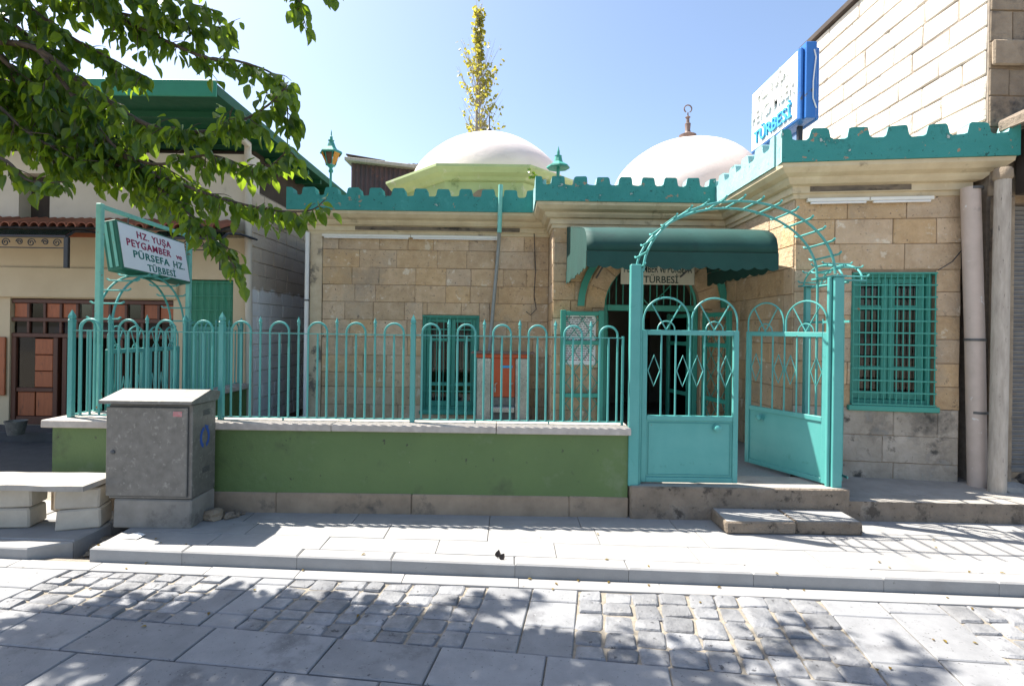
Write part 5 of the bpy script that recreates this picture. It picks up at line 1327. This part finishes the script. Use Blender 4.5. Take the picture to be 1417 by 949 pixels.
def branch(pts, r0, r1, tstep, tlen, lstep=.030, start=0.0, droop=.15):
    path = cr([Vector(p) for p in pts], 8); n = len(path)
    MB().tube(path, [r0+(r1-r0)*i/(n-1) for i in range(n)], 7).build('branch', BARK, mt)
    acc = 0
    for i, (a, b) in enumerate(zip(path[:-1], path[1:])):
        L = (b-a).length; d = (b-a).normalized()
        if i/n < start: continue
        while acc < L:
            p = a.lerp(b, acc/L); s = rv(.6); s -= d*s.dot(d)
            twig(p, d*.75 + s.normalized()*.75 + Vector((0,0,-droop)), tlen*RT.uniform(.5, 1.15)*(1-.45*i/n), lstep); acc += tstep*RT.uniform(.6, 1.4)
        acc -= L
    add_leaves(path[int(n*max(start, .5)):], lstep)
    return path
Tk = lambda t: trunk[0].lerp(trunk[-1], 0) if t == 0 else trunk[t]
# limbs seen in the photograph
b1 = branch([Tk(3), (-4.4, 3.4, 3.35), PX(20, 60, 3.5), PX(120, 120, 3.5), PX(210, 175, 3.45), PX(300, 180, 3.4), PX(365, 150, 3.35), PX(398, 118, 3.3)], .028, .004, .072, .34, start=.15)
b2 = branch([Tk(2), (-4.6, 3.45, 2.6), PX(10, 130, 3.6), PX(130, 210, 3.6), PX(225, 265, 3.5), PX(285, 320, 3.4), PX(330, 375, 3.35)], .026, .003, .06, .30, start=.15)
b3 = branch([b1[18], PX(170, 215, 3.55), PX(270, 262, 3.5), PX(360, 288, 3.45), PX(425, 292, 3.4), PX(452, 275, 3.4)], .016, .003, .06, .20, start=.05)
b4 = branch([Tk(4), (-4.5, 3.5, 3.95), PX(60, -10, 3.7), PX(170, 20, 3.65), PX(240, 30, 3.6), PX(320, 40, 3.55)], .026, .004, .072, .34, start=.15)
b5 = branch([b4[20], PX(270, 75, 3.5), PX(330, 85, 3.5), PX(388, 112, 3.45), PX(400, 180, 3.45)], .014, .003, .07, .20, start=.05)
b6 = branch([Tk(2), (-4.5, 3.2, 2.4), PX(-30, 215, 3.3), PX(40, 250, 3.3), PX(90, 252, 3.3)], .02, .003, .08, .20, start=.5)
b7 = branch([b1[14], PX(90, 160, 3.7), PX(150, 205, 3.7), PX(190, 250, 3.65), PX(215, 280, 3.65)], .016, .003, .06, .30, start=.05)
b8 = branch([Tk(3), (-4.6, 3.7, 3.0), PX(-10, 110, 3.9), PX(80, 165, 3.9), PX(160, 225, 3.85), PX(215, 250, 3.8)], .022, .003, .055, .36, start=.2)
b9 = branch([b4[14], PX(80, 40, 3.6), PX(150, 80, 3.6), PX(210, 110, 3.55)], .015, .003, .08, .32, start=.05)
b10 = branch([b2[20], PX(200, 225, 3.55), PX(290, 215, 3.5), PX(360, 235, 3.45), PX(402, 205, 3.45)], .013, .003, .06, .24, start=.05)
b13 = branch([Tk(4), (-4.7, 3.6, 3.6), PX(-20, 20, 3.8), PX(60, 70, 3.8), PX(130, 130, 3.8), PX(180, 170, 3.75)], .02, .003, .072, .34, start=.2)
b14 = branch([Tk(3), (-4.7, 3.5, 3.2), PX(-40, 130, 3.5), PX(40, 185, 3.5), PX(110, 225, 3.5)], .025, .003, .06, .32, start=.2)
b15 = branch([b4[16], PX(120, -20, 3.4), PX(220, -5, 3.4), PX(300, 15, 3.4)], .015, .003, .08, .3, start=.05)
b16 = branch([Tk(3), (-4.7, 3.4, 3.3), PX(-30, 60, 3.6), PX(25, 120, 3.6), PX(55, 175, 3.6), PX(75, 225, 3.6)], .02, .003, .06, .30, start=.2)
b17 = branch([Tk(3), (-4.8, 3.6, 3.0), PX(-40, 110, 3.75), PX(20, 165, 3.75), PX(60, 205, 3.75), PX(130, 235, 3.7)], .02, .003, .06, .30, start=.2)
b18 = branch([b8[16], PX(110, 190, 3.75), PX(190, 215, 3.7), PX(250, 245, 3.7), PX(300, 285, 3.65)], .012, .003, .06, .26, start=.05)
# higher limbs, above the picture, that shade the street
LS[0] = 1.2
def up(pts, **k): return branch(pts, k.get('r', .05), .006, k.get('ts', .115), k.get('tl', .5), lstep=.042, start=k.get('st', .2))
u1 = up([Tk(5), (-4.3, 3.6, 5.1), (-3.2, 3.8, 5.3), (-2.2, 3.95, 5.25), (-1.3, 4.05, 5.0)])
u2 = up([Tk(4), (-4.4, 3.3, 4.4), (-3.4, 3.35, 4.6), (-2.5, 3.4, 4.7), (-1.8, 3.45, 4.55)])
u3 = up([Tk(5), (-4.4, 3.2, 5.4), (-3.3, 3.2, 5.9), (-2.3, 3.3, 6.0), (-1.5, 3.4, 5.9)])
u4 = up([u1[10], (-3.4, 4.2, 4.9), (-2.8, 4.35, 4.75)], r=.02, ts=.12)
u5 = up([u2[14], (-2.9, 3.0, 4.5), (-2.3, 2.8, 4.4)], r=.02)
u6 = up([Tk(5), (-4.8, 3.0, 4.9), (-4.1, 2.8, 4.9), (-3.3, 2.75, 4.8)], r=.03)
u7 = up([u3[18], (-1.9, 3.7, 5.6), (-1.25, 3.9, 5.35), (-1.05, 4.0, 5.1)], r=.02, tl=.35)
u8 = up([Tk(5), (-4.6, 3.4, 4.7), (-3.8, 3.5, 5.0), (-3.0, 3.5, 5.1), (-2.2, 3.55, 5.1)], r=.04)
u15 = up([Tk(5), (-5.4, 3.7, 5.2), (-5.2, 3.95, 5.3), (-4.8, 4.1, 5.2), (-4.2, 4.15, 5.0)], r=.03, ts=.13, st=.1)
u16 = up([Tk(5), (-5.7, 3.5, 5.2), (-5.9, 3.8, 5.4), (-5.9, 4.1, 5.4), (-5.6, 4.3, 5.2)], r=.03, ts=.105, st=.1)
u17 = up([Tk(4), (-5.3, 3.6, 4.3), (-5.1, 3.8, 4.6), (-4.7, 3.85, 4.7), (-4.1, 3.8, 4.6)], r=.03, ts=.13, st=.15)
u18 = up([Tk(5), (-5.2, 3.5, 5.6), (-4.9, 3.7, 6.0), (-4.4, 3.8, 6.1), (-3.6, 3.85, 6.0)], r=.03, ts=.13, st=.1)
u19 = up([Tk(5), (-5.8, 3.2, 5.3), (-6.2, 3.4, 5.7), (-6.3, 3.7, 5.8), (-6.2, 4.0, 5.7)], r=.03, ts=.105, st=.1)
u20 = up([u1[12], (-2.9, 3.75, 4.9), (-2.3, 3.7, 4.8), (-1.8, 3.75, 4.7)], r=.02, ts=.105, st=.05)
u9 = up([Tk(5), (-5.0, 3.6, 4.8), (-4.2, 3.8, 4.75), (-3.3, 3.9, 4.75), (-2.5, 3.9, 4.7)], r=.04, ts=.105)
u10 = up([Tk(5), (-4.8, 3.5, 5.3), (-4.0, 3.55, 5.5), (-3.2, 3.6, 5.5), (-2.4, 3.6, 5.4)], r=.04, ts=.13)
u11 = up([Tk(5), (-5.1, 3.3, 5.4), (-4.6, 3.4, 5.7), (-3.8, 3.45, 5.9), (-2.9, 3.5, 5.8)], r=.04, ts=.16)
u12 = up([Tk(4), (-4.9, 3.15, 4.4), (-4.2, 3.1, 4.55), (-3.5, 3.1, 4.6), (-2.8, 3.15, 4.5)], r=.03, ts=.105)
u13 = up([Tk(5), (-5.1, 3.9, 5.0), (-4.6, 4.0, 5.2), (-3.9, 4.0, 5.2), (-3.1, 4.0, 5.1)], r=.03, ts=.13)
u14 = up([Tk(5), (-5.3, 2.9, 5.0), (-4.9, 2.7, 5.3), (-4.3, 2.7, 5.4), (-3.6, 2.8, 5.3)], r=.03, ts=.08)
LS[0] = 1.0
b11 = branch([u2[26], PX(395, -60, 3.4), PX(412, -5, 3.35), PX(424, 40, 3.3)], .008, .002, .13, .10, start=.1)
b12 = branch([u2[28], PX(440, -60, 3.3), PX(455, -15, 3.25), PX(470, -5, 3.25)], .007, .002, .12, .08, start=.1)
tw.build('twigs', BARK, mt)['kind'] = 'stuff'
# drop stray leaves that would hang clear of the crown over the open sky and sign
def proj(p):
    u, v = p.x/p.y*FPX, -(p.z-EYE)/p.y*FPX; return VX + u*cos(ROLL) - v*sin(ROLL), VY + u*sin(ROLL) + v*cos(ROLL)
seen = []
for i, L in enumerate(leaves):
    x, y = proj(L[1])
    if -10 < x < 480 and -10 < y < 430: seen.append((L[1].y, i))
seen.sort(); pick = {i for _, i in seen[::max(1, len(seen)//300)][:300]}
crown = MB()
for i, L in enumerate(leaves):
    if i in pick: MB().add(L, LF).build('leaf', LEAF, mt)
    else: crown.add(L, LF)
c_ = crown.build('crown', LEAF, mt); c_['kind'] = 'stuff'
print('leaves', len(leaves), 'in view', len(seen), 'cobbles', ncob)

# ================================================================== litter
lit = MB()
for k in range(50):
    x = R.uniform(-3, 4); y = kd(x) + R.choice([-.02-abs(R.gauss(0, .03)), -abs(R.gauss(.3, .3)), abs(R.gauss(.2, .3))])
    if y > 4.3: continue
    z = .008 if y > kd(x) else RZ+.008
    if kd(x)-.0 < y < kd(x)+.01: continue
    lit.add(leaf_verts(Vector((x, y, z)), Vector((R.uniform(-1,1), R.uniform(-1,1), 0)), Vector((0,0,1)), R.uniform(.014, .036), .008), LF)
o = lit.build('fallen_leaves', LEAFDRY); o['kind'] = 'stuff'; tag(o, 'dry fallen leaves scattered along the kerb and road', 'leaves')
for p, lab in ((GZ(688, 771, .004), 'curled dark leaf standing on the pavement near the kerb'),):
    mb = MB().add(leaf_verts(p, Vector((.2, .1, .9)), Vector((0, -1, .2)), .055, .022), LF).add(leaf_verts(p+Vector((.02, -.03, 0)), Vector((.5, .2, .6)), Vector((0, -1, .2)), .05, .022), LF)
    tag(mb.build('dry_leaf', DKTIMB), lab, 'leaf')
p = GZ(185, 743, .002); mb = MB().add([p+Vector(q) for q in ((-.09, -.02, .003), (.05, -.04, .004), (.07, .03, .012), (.0, .05, .018), (-.06, .03, .006))], [(0,1,2,3,4)])
tag(mb.build('paper_scrap', WHITE), 'crumpled white paper scrap on the pavement before the cabinet', 'paper')
